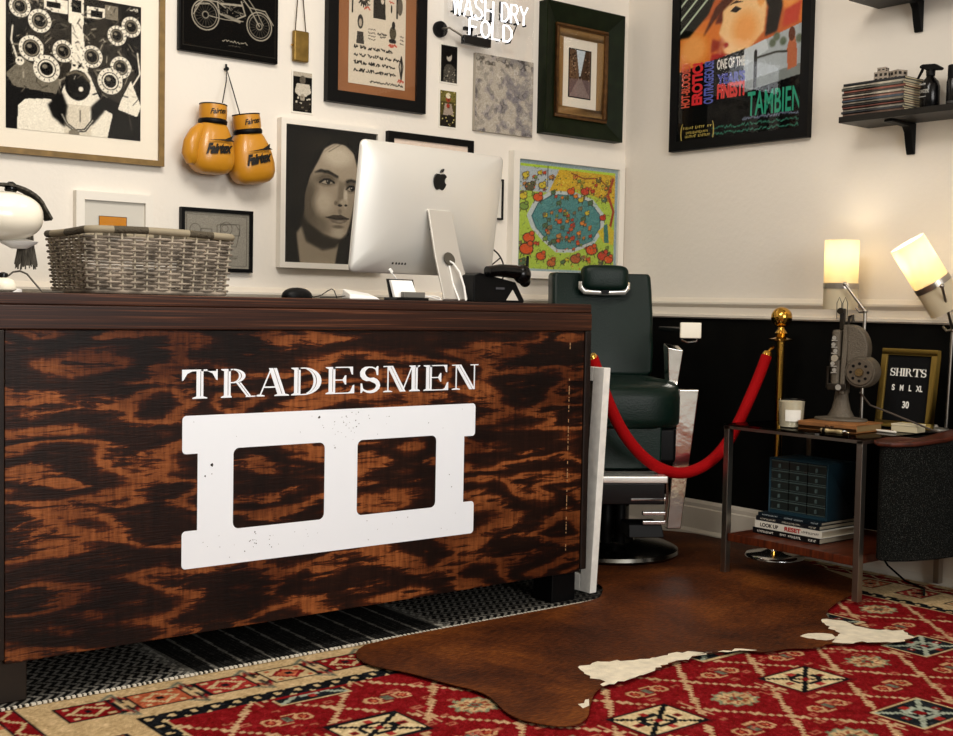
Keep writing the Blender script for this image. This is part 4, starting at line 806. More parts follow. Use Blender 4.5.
    for _ in range(120): x, y = rng.uniform(0, 1), rng.choice([rng.uniform(.74, 1), rng.uniform(.1, .3)]); im.ell(x, y, .007, .006, rng.choice(['4a6a2a', 'dd5a25', '2f4a2f', 'e0d060']))
    for p in ([(.3, .45), (.45, .4), (.6, .5), (.5, .62), (.35, .6)],): im.line(p, .006, '2d5d6d')
    b = Img(im.w, im.h, '9fb4c0'); m = ((im.X > .03) & (im.X < .97) & (im.Y > .035) & (im.Y < .975)).astype(float)[..., None]; im.a = im.a*m+b.a*(1-m); im.put(np.ones((im.h, im.w)), '8e8a60', .14)
    return im.noise(.03)
frame('colourful_painting', 'crowded bright green, orange and blue pool painting in a white frame above the barber chair', (506, 277.5), (625.3, 163.4), 'back', .04, .034, WHT, art=art_cartoon, art_m=CANV)
def art_street(w, h):
    im = Img(50, int(50*h/w), '8e7a66'); im.poly([(.3, 0), (.75, 0), (.52, .55), (.46, .55)], 'c6d0d6'); im.poly([(0, 0), (.32, 0), (.47, .55), (.3, .75), (0, .8)], '6d5846'); im.poly([(1, 0), (.74, 0), (.53, .55), (.7, .7), (1, .75)], '584535'); im.rect(0, .62, 1, 1, '756462'); im.poly([(0, 1), (.45, .58), (.55, .58), (1, 1)], '8f7f7a'); im.ell(.5, .58, .05, .03, '3a2c26')
    for _ in range(60): x, y = rng.choice([rng.uniform(0, .3), rng.uniform(.72, 1)]), rng.uniform(.05, .6); im.rect(x, y, x+.06, y+.03, rng.choice(['3a2e26', '9c8570', '4a3a2e']))
    return im.noise(.03)
GRN = mat('dark_green_painted_wood', '131b0b', .5, var=.35, vscale=18, spec=.12)
tt, w_, h_ = frame('green_wooden_frame', 'deep dark green wooden frame with tan mount around a small street photograph', (536.5, 133.3), (625.3, 16.5), 'back', .055, .09, GRN, d_in=.018, glass=False)
m1 = mat('worn_gilt', '55381a', .5, spec=.2, var=.4, vscale=40); iw, ih = w_-.18, h_-.18
def ring4(t, w, h, b, y0, y1, m, name):
    q = MB(); q.box(-w/2, w/2, y1, y0, h/2-b, h/2).box(-w/2, w/2, y1, y0, -h/2, -h/2+b).box(-w/2, -w/2+b, y1, y0, -h/2+b, h/2-b).box(w/2-b, w/2, y1, y0, -h/2+b, h/2-b); return q.build(name, m, t, bevel=.002)
ring4(tt, iw+.012, ih+.012, .018, 0, -.032, m1, 'gilt_moulding'); ring4(tt, iw-.02, ih-.02, .04, 0, -.018, mat('tan_mount', '8b6a3e', .6), 'outer_mount')
MB().box(-(iw-.1)/2, (iw-.1)/2, -.012, 0, -(ih-.1)/2, (ih-.1)/2).build('mount', mat('pale_mount', 'e0d8c8', .6), tt); gw, gh = iw-.185, ih-.2; MB().box(-gw/2-.005, gw/2+.005, -.0135, -.012, -gh/2-.005, gh/2+.005).build('print_edge', BLK, tt)
grid_mesh('print', art_street(gw, gh), gw, gh, PRINT, tt, (0, -.0142, 0)); MB().box(-iw/2+.02, iw/2-.02, -.021, -.0195, -ih/2+.02, ih/2-.02).build('glass_pane', GLS, tt)
def art_map(w, h):
    im = Img(110, int(110*h/w), 'b8b0a4'); n = rng.normal(0, 1, (im.h, im.w)); n = im.blur_m(n, .02)*9; n2 = im.blur_m(rng.normal(0, 1, (im.h, im.w)), .045)*20
    m = np.clip((im.X-.35)*1.6+n*.5+n2*.35-.35*(im.Y < .1), 0, 1)*np.clip((1.15-im.X)*3, 0, 1); im.put(m*.6, '6f6c70'); im.put(np.clip(n+n2*.4+(im.Y < .14)*1.2-.75, 0, 1), '4f4a42', .8); im.put(np.clip((.1-np.abs(im.X-.05))*8+n*.6-.4, 0, 1), '6b655b', .6); im.put(np.clip(n*1.3-.7+(im.X > .5)*.5, 0, 1), 'd9d3c8', .5); im.put(np.clip(n2-.4, 0, 1), '77748a', .2)
    return im.noise(.035)
tt, w_, h_ = frame('unframed_canvas', 'unframed square canvas with mottled grey marks, between the sign and the green frame', (471.9, 130.5), (533.6, 62.8), 'back', .018, 0, BLK, glass=False, cat='painting')
MB().box(-w_/2, w_/2, -.0175, 0, -h_/2, h_/2).build('canvas', mat('raw_canvas', 'a79f92', .8), tt); grid_mesh('painting', art_map(w_, h_), w_, h_, CANV, tt, (0, -.018, 0))
def art_gold(w, h):
    im = Img(40, 40, 'c98a24'); im.noise(.02); im.ell(.5, .75, .16, .25, '3b2a18'); im.ell(.5, .75, .1, .18, 'b0802a'); im.line([(.3, .55), (.7, .55)], .04, '3b2a18'); return im
t, w_, h_ = frame('white_picture_frame', 'white frame with a small mustard yellow print, partly behind the wicker basket', (73, 245), (153.5, 195.7), 'back', .03, .03, WHT, mount_m=mat('grey_white_mount', 'cfcabf', .7), glass=True, h=None)
q = ob(112.5, 228, .016); MB().box(-.052, .052, -.0005, .0005, -.062, .062).build('print_edge', BLK, t, loc=(q.x-t.location.x, -.0187, 1.27-t.location.z)); grid_mesh('print', art_gold(.1, .12), .1, .12, PRINT, t, (q.x-t.location.x, -.0195, 1.27-t.location.z))
def art_plan(w, h):
    im = Img(110, int(110*h/w), '9a958a'); K = '5b564d'; im.rect(0, 0, .015, 1, K); im.line([(.04, .05), (.96, .05), (.96, .95), (.04, .95), (.04, .05)], .006, K)
    for x, y, r in ((.17, .32, .08), (.64, .28, .09), (.62, .28, .05)): im.line([(x+r*math.cos(a), y+r*math.sin(a)*w/h) for a in np.linspace(0, 2*PI, 24)], .008, K)
    im.line([(.1, .45), (.24, .45), (.26, .3), (.42, .3), (.42, .6), (.8, .6), (.85, .3), (.78, .2), (.5, .22), (.5, .45), (.75, .45)], .009, K); im.line([(.55, .2), (.85, .2), (.85, .4), (.55, .4), (.55, .2)], .008, K)
    for k in range(12): x, y = rng.uniform(.08, .8), rng.uniform(.65, .9); im.squig(x, x+.15, y, .015, K, 6)
    return im.noise(.02)
frame('technical_drawing_frame', 'black framed grey technical drawing partly behind right end of the wicker basket', (178.5, 270.5), (253.3, 212), 'back', .022, .014, BLK, art=art_plan, h=.236)
def snap(kind):
    def f(w, h):
        im = Img(34, int(34*h/w), '1a1815' if kind != 2 else '57502f')
        if kind == 0:
            im.rect(0, 0, 1, .12, 'b9b0a1'); im.ell(.5, .2, .16, .11, '6b6459'); im.poly([(.1, .5), (.2, .3), (.85, .3), (.95, .5), (.6, .62), (.3, .6)], 'c9c1b2'); im.ell(.5, .65, .12, .1, 'a39a8b'); im.rect(.1, .7, .9, .95, '37332d')
            for _ in range(14): x, y = rng.uniform(.1, .9), rng.uniform(.5, .95); im.rect(x, y, x+.1, y+.04, rng.choice(['c9c1b2', '15130f', '7a7264']))
        elif kind == 1:
            im.ell(.5, .3, .16, .13, 'b9b0a2'); im.ell(.44, .22, .2, .08, '171411'); im.ell(.44, .31, .04, .012, '222'+'222'); im.poly([(.15, 1), (.2, .6), (.4, .5), (.62, .5), (.85, .6), (.92, 1)], '56524a')
            for _ in range(40): x, y = rng.uniform(.2, .85), rng.uniform(.58, .98); im.rect(x, y, x+.05, y+.03, rng.choice(['a8a193', '2a2723', '77716a']))
        else:
            im.rect(0, 0, 1, .3, '77703f'); im.ell(.5, .22, .14, .1, '9a4a34'); im.ell(.5, .14, .15, .08, 'd8cfb5'); im.poly([(.2, .7), (.3, .36), (.7, .36), (.85, .7)], 'a3968a'); im.ell(.5, .42, .1, .06, 'a3402f'); im.poly([(.05, 1), (.1, .68), (.9, .66), (.95, 1)], '2f2b24')
            for _ in range(40): x, y = rng.uniform(0, 1), rng.uniform(0, 1); im.rect(x, y, x+.06, y+.03, rng.choice(['c8bd86', '2e2d20', '8a7a4a']))
        return im.noise(.03)
    return f
for nm, lab, lb, rt, k in (('small_photograph', 'small black and white photograph pinned below the hanging brass box', (291, 112.3), (313.4, 72.5), 0), ('small_photograph', 'small dark portrait photograph just below the neon sign', (439, 82.5), (458.6, 46), 1), ('small_photograph', 'small brownish colour photograph below the small dark portrait', (438, 127), (457.5, 91), 2)):
    t, w_, h_ = frame(nm, lab, lb, rt, 'back', .004, 0, BLK, glass=False, cat='photograph'); MB().box(-w_/2, w_/2, -.0025, 0, -h_/2, h_/2).build('paper', mat('photo_paper', 'e9e4d8', .5), t); grid_mesh('print', snap(k)(w_, h_), w_-.012, h_-.012, PRINT, t, (0, -.0032, 0))
# brass box on a cord
p = ob(301, 46, .02); t = thing('hanging_brass_box', 'slim old brass box hanging on a thin cord beside the motorcycle canvas', 'box', (p.x, -.001, p.z)); MB().box(-.034, .034, -.026, -.004, -.062, .058).build('case', mat('aged_brass', '8a6f3a', .4, .85, var=.25, vscale=30), t, bevel=.006); MB().cyl((-.036, -.015, 0), .004, .008, 'x', 12).build('clasp', BRS, t)
MB().tube([(-.024, -.014, .056), (-.012, -.012, .2), (-.003, -.01, .30), (.003, -.01, .31), (.01, -.012, .2), (.024, -.014, .056)], .0022, 6).build('cord', mat('dark_cord', '4a3f30', .7), t)

# boxing gloves
YEL = mat('yellow_leather', 'c4861f', .36, spec=.4, coat=.2, bump=.06, bscale=60); CRD = mat('black_cord', '141210', .6)
def glove(name, label, ccx, ccy, d, tilt, s, thumb=True, mirror=1):
    p = ob(ccx, ccy, d); t = thing(name, label, 'boxing glove', (p.x, -d, p.z), 0, 'pair of boxing gloves'); t.rotation_euler = (0, tilt, 0); t.scale = (s, s, s)
    b = MB(); prof = [(.047, .068, .045), (.06, .06, .05), (.062, .04, .056), (.045, .0, .068), (.015, -.04, .077), (-.02, -.075, .08), (-.055, -.085, .078), (-.085, -.075, .068), (-.1, -.05, .052), (-.105, -.02, .03)]
    # superelliptic stack: (z, _, half width)
    st = [(.062, .048, .040), (.05, .056, .046), (.02, .070, .054), (-.015, .080, .06), (-.05, .085, .064), (-.08, .084, .064), (-.102, .076, .056), (-.116, .060, .044), (-.122, .036, .026), (-.124, .01, .008)]
    n = 32; vs = []; fs = []
    for z, rx, ry in st:
        for k in range(n):
            a = 2*PI*k/n; c, s_ = math.cos(a), math.sin(a); vs.append((rx*math.copysign(abs(c)**.75, c), ry*math.copysign(abs(s_)**.75, s_), z))
    for i in range(len(st)-1):
        for k in range(n): fs.append((i*n+k, (i+1)*n+k, (i+1)*n+(k+1) % n, i*n+(k+1) % n))
    fs += [tuple(range(n)), tuple(range((len(st)-1)*n+n-1, (len(st)-1)*n-1, -1))]; b.add(vs, fs); b.build('fist', YEL, t, smooth=True)
    if thumb:
        b = MB(); b.tube([(-.052*mirror, -.012, .045), (-.074*mirror, -.018, .018), (-.092*mirror, -.02, -.02), (-.095*mirror, -.018, -.055), (-.082*mirror, -.014, -.082), (-.07*mirror, -.012, -.092)], [.018, .026, .03, .031, .025, .008], 18); b.build('thumb', YEL, t, smooth=True)
    MB().lathe([(.042, .076), (.0495, .078), (.0515, .09), (.052, .115), (.0505, .13), (.044, .132)], (0, 0, 0), 32).build('cuff', YEL, t, smooth=True)
    MB().lathe([(.05, .06), (.053, .064), (.054, .073), (.05, .079)], (0, 0, 0), 32).build('wrist_band', BLKM, t, smooth=True); MB().lathe([(.0435, .130), (.0515, .1305), (.0515, .1345), (.0435, .135)], (0, 0, 0), 32, cap=True).build('cuff_trim', BLKM, t)
    def wrap(o, ry, rx, yoff=0):     # lettering follows the curved leather
        for v in o.data.vertices: v.co.z += -0
    def curved(body, w, h, z, R, y0, sh=.2, bold=.03, name='lettering'):
        o = text_obj(name, body, w, h, mat('black_print', '15110c', .4), t, (0, 0, 0), shear=sh, bold=bold, depth=.001)
        for v in o.data.vertices:
            a = v.co.x/R; dz = v.co.z; v.co = Vector((math.sin(a)*R, -(y0-R+math.cos(a)*R)-dz, z+v.co.y+.12*v.co.x))
        o.rotation_euler = (0, 0, 0); return o
    curved('Fairtex', .105, .040, -.032, .30, .0685, .35, .06); curved('Fairtex', .068, .020, .106, .0525, .0535, .3, .02, 'cuff_lettering')
    b = MB(); b.prism([(-.045, -.006), (.02, .003), (.048, .018), (.044, .004), (.055, -.003), (.02, -.003)], -.071, -.066, 'xz'); b.build('emblem_stroke', _M['black_print'], t)
    return t
g1 = glove('boxing_glove', 'left yellow boxing glove of the pair hanging on the wall, thumb showing', 212, 141, .075, .03, 1.0)
g2 = glove('boxing_glove', 'right yellow boxing glove of the pair, hanging lower and partly behind the other', 250, 151, .066, -.14, 1.02, thumb=False)
p = ob(226, 69, .012); t = thing('wall_hook', 'small black nail holding the cord of the boxing gloves', 'hook', (p.x, -.001, p.z)); MB().tube([(0, 0, 0), (0, -.018, 0)], .0045, 8).cyl((0, -.019, 0), .008, .004, 'y', 12).tube([(0, -.012, .0), (0, -.012, .018)], .004, 8).build('nail', BLKM, t)
a = ob(222.5, 100, .06); c_ = ob(240, 112, .06); o = MB().tube([(a.x, a.y, a.z-.01), (p.x-.008, -.03, p.z-.05), (p.x, -.016, p.z), (p.x+.01, -.03, p.z-.05), (c_.x, c_.y, c_.z-.01)], .0022, 6).build('glove_cord', CRD, smooth=True); tag(o, 'thin black cord tying the two boxing gloves to the nail', 'cord')

# neon sign
def neon():
    t = thing('neon_sign', 'white neon sign reading WASH DRY FOLD on a clear panel high on the wall', 'sign', (0, -.001, 0)); d = .05
    xl = ob(443.5, 20, d).x; zb = ob(443.5, 46, d).z; xr = ob(533, 30, d).x
    MB().box(xl, xr, -d-.004, -d, zb, zb+.32).build('clear_panel', glass_mat('clear_acrylic', (.97, .97, .97), .02), t)
    G = {'W': [[(0, 1), (.25, 0), (.5, .8), (.75, 0), (1, 1)]], 'A': [[(0, 0), (.5, 1), (1, 0)], [(.2, .38), (.8, .38)]], 'S': [[(.95, .85), (.7, 1), (.3, 1), (.05, .8), (.2, .58), (.8, .42), (.95, .2), (.7, 0), (.3, 0), (.05, .15)]], 'H': [[(0, 0), (0, 1)], [(1, 0), (1, 1)], [(0, .5), (1, .5)]],
         'D': [[(0, 0), (0, 1), (.55, .98), (.95, .7), (.95, .3), (.55, .02), (0, 0)]], 'R': [[(0, 0), (0, 1), (.7, 1), (.95, .8), (.7, .52), (0, .5)], [(.45, .5), (1, 0)]], 'Y': [[(0, 1), (.5, .5), (1, 1)], [(.5, .5), (.5, 0)]],
         'F': [[(0, 0), (0, 1), (.9, 1)], [(0, .52), (.7, .52)]], 'O': [[(.5+.48*math.cos(a), .5+.5*math.sin(a)) for a in np.linspace(0, 2*PI, 17)]], 'L': [[(0, 1), (0, 0), (.85, 0)]]}
    em = mat('neon_white', 'ffffff', .4, emis='eef3ff', es=1.7)
    def word(s, pa, pb, hgt):
        A, B_ = ob(*pa, d+.02), ob(*pb, d+.02); n = len(s); cw = (B_.x-A.x)/n
        for i, ch in enumerate(s):
            mb = MB()
            for st in G[ch]: mb.tube([(A.x+cw*(i+.08+.78*x), -d-.022, A.z+hgt*z) for x, z in st], .0038, 8)
            mb.build('letter_tube', em, t, smooth=True)
            k = MB(); k.tube([(A.x+cw*(i+.15), -d, A.z+hgt*.15), (A.x+cw*(i+.15), -d-.018, A.z+hgt*.15)], .004, 6); k.tube([(A.x+cw*(i+.75), -d, A.z+hgt*.02), (A.x+cw*(i+.75), -d-.018, A.z+hgt*.02)], .005, 6); k.build('tube_support', BLKM, t)
    word('WASH', (452, 13.5), (494, 20), .085); word('DRY', (500.5, 21), (528, 25.5), .08); word('FOLD', (468, 34.5), (513, 41), .07)
    a, b_ = ob(460, 44, d), ob(487, 33, d)
    MB().box(a.x, b_.x, -d-.03, -d-.004, a.z, a.z+.036).build('transformer', BLKG, t, bevel=.002); k = ob(462, 27, d); MB().box(k.x, k.x+.045, -d-.02, -d-.004, k.z-.014, k.z+.0).box(k.x+.03, k.x+.042, -d-.02, -d-.004, k.z-.07, k.z).build('connector', BLKG, t)
    for px, py, w_, h_ in ((453, 8, .012, .05), (499.5, 8, .016, .05), (490, 15, .014, .05)): k = ob(px, py, d); MB().box(k.x-w_/2, k.x+w_/2, -d-.014, -d-.004, k.z-h_/2, k.z+h_/2).build('tube_end_cap', BLKG, t)
    P = lambda px, py: tuple(ob(px, py, d+.012))
    MB().tube([P(458, 13), P(468, 17), P(480, 20), P(492, 24)], .0022, 6).tube([P(517, 24), P(513, 34), P(510, 43), P(505, 44)], .0025, 6).tube([P(499, 14), P(500, 21), P(512, 24)], .003, 6).build('wiring', BLKM, t)
    k = ob(434.8, 29, .0); MB().cyl((k.x+.02, -.011, k.z), .034, .022, 'y', 28).build('wall_plate', BLKM, t, bevel=.004)
    MB().tube([(k.x+.02, -.024, k.z), (k.x+.03, -d-.012, k.z+.0), (a.x+.02, -d-.016, a.z+.024)], .0045, 8).build('rod', STL, t, smooth=True)
    l = bpy.data.lights.new('neon_glow', 'AREA'); l.energy = .6; l.color = (.93, .96, 1); l.size = .4; l.size_y = .15; l.shape = 'RECTANGLE'; lo = bpy.data.objects.new('neon_glow', l); S.collection.objects.link(lo); lo.location = ((xl+xr)/2, -d-.03, zb+.13); lo.rotation_euler = (-PI/2, 0, 0)
neon()

# ------------------------------------------------------------------ film poster
def art_poster(w, h):
    im = Img(190, int(190*h/w), '0c0d0c'); A = w/h; im.Y = np.where(im.Y < .635, im.Y/1.187, .535+(im.Y-.635)/1.12)
    # generic warm close-up shapes: three tilted heads and a dark hat with pale stripes
    im.rect(0, 0, 1, .57, 'c9703a'); O1, O2, O3 = 'e0873a', 'f1b06a', 'f6cf9a'
    im.poly([(.0, .40), (.33, .40), (.36, .46), (.35, .5), (.28, .56), (.0, .6)], O1, soft=.006); im.ell(.12, .5, .12, .06, O2, soft=.7); im.poly([(.28, .475), (.36, .49), (.33, .52), (.27, .525)], 'a33c1c', soft=.003); im.poly([(.3, .42), (.36, .36), (.37, .42)], '6b2c14', soft=.004); im.poly([(.28, .53), (.42, .54), (.4, .56), (.26, .57)], 'b5281c', soft=.004)
    im.poly([(.36, .34), (.62, .28), (.72, .36), (.70, .48), (.58, .535), (.44, .55), (.385, .535), (.37, .505), (.385, .49), (.335, .46), (.365, .41)], O3, soft=.004); im.ell(.55, .46, .1, .06, O2, soft=.8); im.poly([(.42, .385), (.47, .37), (.52, .385), (.47, .395)], '2a160c'); im.poly([(.41, .365), (.47, .35), (.53, .36), (.47, .36)], '3a2010'); im.poly([(.37, .5), (.41, .495), (.42, .51), (.385, .52)], 'b5341f')
    im.poly([(.74, .2), (1, .2), (1, .48), (.92, .46), (.8, .38)], O1, soft=.005); im.ell(.9, .33, .09, .08, O2, soft=.7); im.poly([(.80, .35), (.86, .335), (.87, .35), (.82, .365)], 'f2e6d0'); im.poly([(.62, .25), (.74, .2), (.84, .40), (.80, .49), (.71, .5), (.73, .4)], '1f1612', soft=.004); im.ell(.67, .345, .035, .045, O2, soft=.3); im.poly([(.86, .42), (.98, .40), (.96, .47), (.84, .48)], 'c9503a', soft=.004)
    im.poly([(-.01, .2), (-.01, .45), (.08, .45), (.24, .38), (.34, .28), (.34, .2)], '14170f', soft=.003); im.poly([(.2, .46), (.3, .36), (.5, .28), (.66, .27), (.62, .33), (.46, .345), (.33, .39)], '5f2f16', soft=.004); im.poly([(.34, .33), (.46, .24), (.66, .2), (.64, .28), (.48, .3)], '241811')
    for k in range(5): im.line([(-.02, .44-.05*k), (.30-.0*k, .29-.05*k)], .009, 'c9d6c0')
    im.poly([(.0, .58), (.56, .53), (.56, .57), (.0, .63)], '0c0d0c')
    # pale beach strip
    im.poly([(.545, .535), (1, .475), (1, .66), (.545, .70)], 'b4bcc0'); im.poly([(.545, .66), (1, .62), (1, .66), (.545, .70)], '8d9492'); im.poly([(.545, .535), (.72, .51), (.74, .55), (.55, .6)], 'cfd6da'); im.rect(.625, .56, .655, .69, '2a2624'); im.ell(.64, .555, .012, .012, '2a2624'); im.poly([(.89, .64), (.88, .56), (.9, .52), (.94, .52), (.955, .56), (.96, .63)], 'c07a5a'); im.ell(.915, .51, .025, .025, '6b3a22'); im.line([(.65, .575), (.8, .565), (.88, .57)], .008, '4a4a44')
    for k, (x, y) in enumerate(((.8, .51), (.85, .53), (.97, .53), (.77, .53))): im.ell(x, y, .025, .015, '6f7a68', soft=.6)
    for k in range(5):
        y = .80+.022*k; im.squig(.55 if k == 0 else .3, .98, y+.0, .012, ['8f97b0', '4f9a84', '4f9a84', 'a8b0a8', 'c8c8c0'][k], 40)
    return im.noise(.015)
tt, w_, h_ = frame('movie_poster', 'tall black framed film poster with orange faces and green lettering', (668.9, 153.3), (812, 137.4), 'right', .03, .045, BLK, art=art_poster, h=1.10, w=.775, cat='poster')
def on_poster(name, body, pl, pr_, hgt, col, bold=.02, vert=False, serif_=False):
    a, c = orw(*pl, .022), orw(*pr_, .022); y0 = tt.location.y; X0_, X1_ = y0-a.y, y0-c.y; zc = (a.z+c.z)/2-tt.location.z
    rot = (PI/2, 0, 0) if not vert else (0, -PI/2, PI/2)
    m = mat('ink_'+col, col, .5)
    if vert: o = text_obj(name, body, hgt, X1_-X0_, m, tt, ((X0_+X1_)/2, -.0204, zc), bold=bold); o.rotation_euler = Euler((PI/2, -PI/2, 0)); return o
    return text_obj(name, body, X1_-X0_, hgt, m, tt, ((X0_+X1_)/2, -.0204, zc), bold=bold)
on_poster('title_lettering', 'TAMBIEN', (747.5, 104), (801, 97), .105, '1f9a78', .012)
on_poster('red_lettering', 'FINEST!', (717, 91.5), (744.5, 88), .068, 'd8362f', .05)
on_poster('blue_lettering', "YEAR'S", (717, 79), (745, 76), .05, '4a50a8', .05); on_poster('white_lettering', 'ONE OF THE', (717, 65), (745, 60), .045, 'd9d6cc', .03)
on_poster('vertical_lettering', 'HOT-BLOODED!', (681.5, 86), (690, 86), .20, 'd9583f', .03, True); on_poster('vertical_lettering', 'EROTIC!', (692, 84), (702.5, 84), .19, 'd8242a', .05, True); on_poster('vertical_lettering', 'OUTRAGEOUS!', (704, 82.5), (713.5, 82.5), .19, '5560b8', .03, True)
gm = mat('ink_gold', 'c9b45a', .5)
for i, (a, c, s_) in enumerate((((683, 128), (711, 126), ''), ((686, 132.5), (709, 131), ''), ((685, 136.5), (710, 134.5), ''))):
    a, c = orw(*a, .022), orw(*c, .022); y0 = tt.location.y; marks('laurel_lettering', abs(a.y-c.y), .013, gm, tt, (y0-(a.y+c.y)/2, -.0204, (a.z+c.z)/2-tt.location.z), 12+i)
b = MB(); k = orw(697, 132, .022)
for s_ in (-1, 1): b.tube([((tt.location.y-k.y)+s_*(.085+.012*math.cos(a)), -.0204, k.z-tt.location.z+.045*math.sin(a)) for a in np.linspace(-1.3, 1.3, 12)], [.001+.003*math.cos(a) for a in np.linspace(-1.3, 1.3, 12)], 6, flat=.1)
b.build('laurel_mark', gm, tt)

# ------------------------------------------------------------------ shelves
SHW = mat('black_shelf_wood', '14110c', .45, var=.4, vscale=14)
def shelf(label, y0, y1, ztop, brs, name='wall_shelf'):
    t = thing(name, label, 'shelf', (0, y0, ztop), RW); L = y0-y1; D = .2
    MB().box(0, L, -D, -.0005, -.024, 0).build('board', SHW, t, bevel=.0015)
    for bx in brs:
        m = MB(); x = y0-bx; m.prism([(-.001, -.025), (-.001, -.145), (-.012, -.145), (-.022, -.115), (-.035, -.06), (-.05, -.04), (-.17, -.034), (-.17, -.025)], x-.017, x+.017, 'yz'); m.build('bracket', BLKM, t, bevel=.003)
    return t
shelf('lower black wall shelf carrying magazines and black bottles', -1.36, -2.1, 1.803, (-1.56, -1.98)); shelf('upper empty black wall shelf at the top right corner', -1.388, -2.1, 2.272, (-1.575, -1.98))
ZS = 1.8035
# magazines
magc = ['5e4a40', '34363a', '8e887c', '6a4038', '2d2b2a', '7d7568', '46505a', '8a665a', 'a29a8c', '403834', '8a5548', '54564f', 'b0a898', '2a2c30']
z = ZS; a = orw(840, 100, .195); y_l = -1.37; y_r = -1.64
for i in range(14):
    th = .0078+.0014*random.random(); dy, dx = random.uniform(-.004, .004), random.uniform(-.004, .004)
    pos = 'bottom' if i == 0 else 'top' if i == 13 else None
    lab = ['bottom magazine of the stack, lying on the lower wall shelf', 'second magazine from the bottom of the shelf stack', 'third magazine from the bottom of the shelf stack', 'fourth magazine from the bottom of the shelf stack', 'fifth magazine from the bottom of the shelf stack', 'sixth magazine from the bottom of the shelf stack', 'seventh magazine from the bottom of the shelf stack', 'seventh magazine from the top of the shelf stack', 'sixth magazine from the top of the shelf stack', 'fifth magazine from the top of the shelf stack', 'fourth magazine from the top of the shelf stack', 'third magazine from the top of the shelf stack', 'second magazine from the top of the shelf stack', 'topmost magazine of the shelf stack, under the small concrete blocks'][i]
    t = thing('magazine', lab, 'magazine', (-.105+dx, (y_l+y_r)/2+dy, z), RW, 'magazines stacked on the lower wall shelf')
    w2, d2 = .135, .088; MB().box(-w2, w2, -d2, d2, 0, th*.25).box(-w2, w2, -d2, d2, th*.8, th).box(-w2, -w2+.002, -d2, d2, 0, th).box(-w2, w2, -d2, -d2+.0015, 0, th).build('cover', mat('magazine_cover_'+magc[i], magc[i], .35, var=.5, vscale=30), t)
    MB().box(-w2+.002, w2-.001, -d2+.002, d2-.001, th*.25, th*.8).build('pages', mat('magazine_pages', 'cdbf9c', .8), t); z += th+.0004
# tiny concrete blocks
CON = mat('pale_concrete', '9c9082', .9, var=.15, vscale=60)
def tiny_block(label, x, y, z, w, d, h, rz):
    t = thing('miniature_block', label, 'model block', (x, y, z), RW+rz, 'miniature concrete blocks on the magazines')
    b = MB(); b.box(-w/2, w/2, -d/2, d/2, 0, h); b.build('block', CON, t)
    b = MB(); n = max(2, int(w/.016))
    for k in range(n):
        xx = -w/2+w*(k+.5)/n
        for zz in (h*.28, h*.72) if h > .03 else (h*.5,): b.box(xx-w/n*.28, xx+w/n*.28, -d/2-.0006, -d/2+.001, zz-h*.13, zz+h*.13)
    for k in range(2):
        yy = -d/2+d*(k+.5)/2
        for zz in (h*.28, h*.72): b.box(w/2-.001, w/2+.0006, yy-d*.14, yy+d*.14, zz-h*.13, zz+h*.13)
    b.build('cells', mat('dark_cell', '2b2620', .9), t)
zt = z+.0004
tiny_block('left miniature concrete block on top of the magazines', -.1, -1.49, zt, .058, .05, .042, .12); tiny_block('right miniature concrete block on top of the magazines', -.095, -1.552, zt, .045, .045, .042, -.35); tiny_block('miniature concrete block stacked on the left one', -.1, -1.486, zt+.0424, .034, .03, .018, .12)
# spray bottle and bottles
def spray_bottle():
    y = -1.70; t = thing('spray_bottle', 'black spray bottle with trigger and white lettering beside the magazines', 'bottle', (-.115, y, ZS), RW)
    MB().lathe([(.033, 0), (.036, .004), (.036, .085), (.03, .105), (.016, .12), (.013, .128)], (0, 0, 0), 28).build('body', BLKG, t, smooth=True); MB().lathe([(.016, .126), (.017, .145), (.013, .15)], (0, 0, 0), 20).build('collar', BLKM, t, smooth=True)
    b = MB(); b.prism([(-.042, .168), (-.03, .172), (.02, .168), (.05, .15), (.045, .142), (.014, .145), (-.012, .146), (-.03, .158), (-.042, .158)], -.01, .01, 'xz'); b.build('spray_head', BLKM, t, bevel=.003)
    b = MB(); b.prism([(-.028, .16), (-.034, .145), (-.05, .122), (-.056, .12), (-.05, .132), (-.04, .15), (-.036, .16)], -.006, .006, 'xz'); b.build('trigger', BLKM, t, bevel=.002)
    def lab(body, w, h, z):
        o = text_obj('lettering', body, w, h, mat('white_print', 'd6d4cc', .5), t, (0, 0, 0), bold=.03, depth=.0006)
        for v in o.data.vertices: a = v.co.x/.036-.25; v.co = Vector((math.sin(a)*.0364, -math.cos(a)*.0364, z+v.co.y))
        o.rotation_euler = (0, 0, 0)
    lab('POWDER', .05, .014, .066); marks('small_lettering', .026, .008, _M['white_print'], t, (-.008, -.0368, .092), 6); marks('small_lettering', .03, .004, _M['white_print'], t, (-.008, -.0368, .046), 9)
    for i, (dy, h, r, lb) in enumerate(((.085, .155, .024, 'black bottle just right of the spray bottle on the shelf'), (.135, .15, .024, 'second black bottle right of the spray bottle'), (.19, .15, .025, 'third black bottle right of the spray bottle at the picture edge'))):
        q = thing('product_bottle', lb, 'bottle', (-.1, y-dy, ZS), RW, 'black product bottles on the lower shelf'); MB().lathe([(r*.95, 0), (r, .003), (r, h*.62), (r*.9, h*.68)], (0, 0, 0), 24).build('body', BLKG, q, smooth=True); MB().lathe([(r*.86, h*.681), (r*.88, h*.7), (r*.86, h), (r*.7, h+.003)], (0, 0, 0), 24).build('cap', BLKM, q, smooth=True)
        MB().lathe([(r+.0003, .015), (r+.0003, .024)], (0, 0, 0), 24, cap=False).build('label_band', mat('grey_label', '8f8c84' if i == 2 else '2e2d2b', .5), q)
spray_bottle()

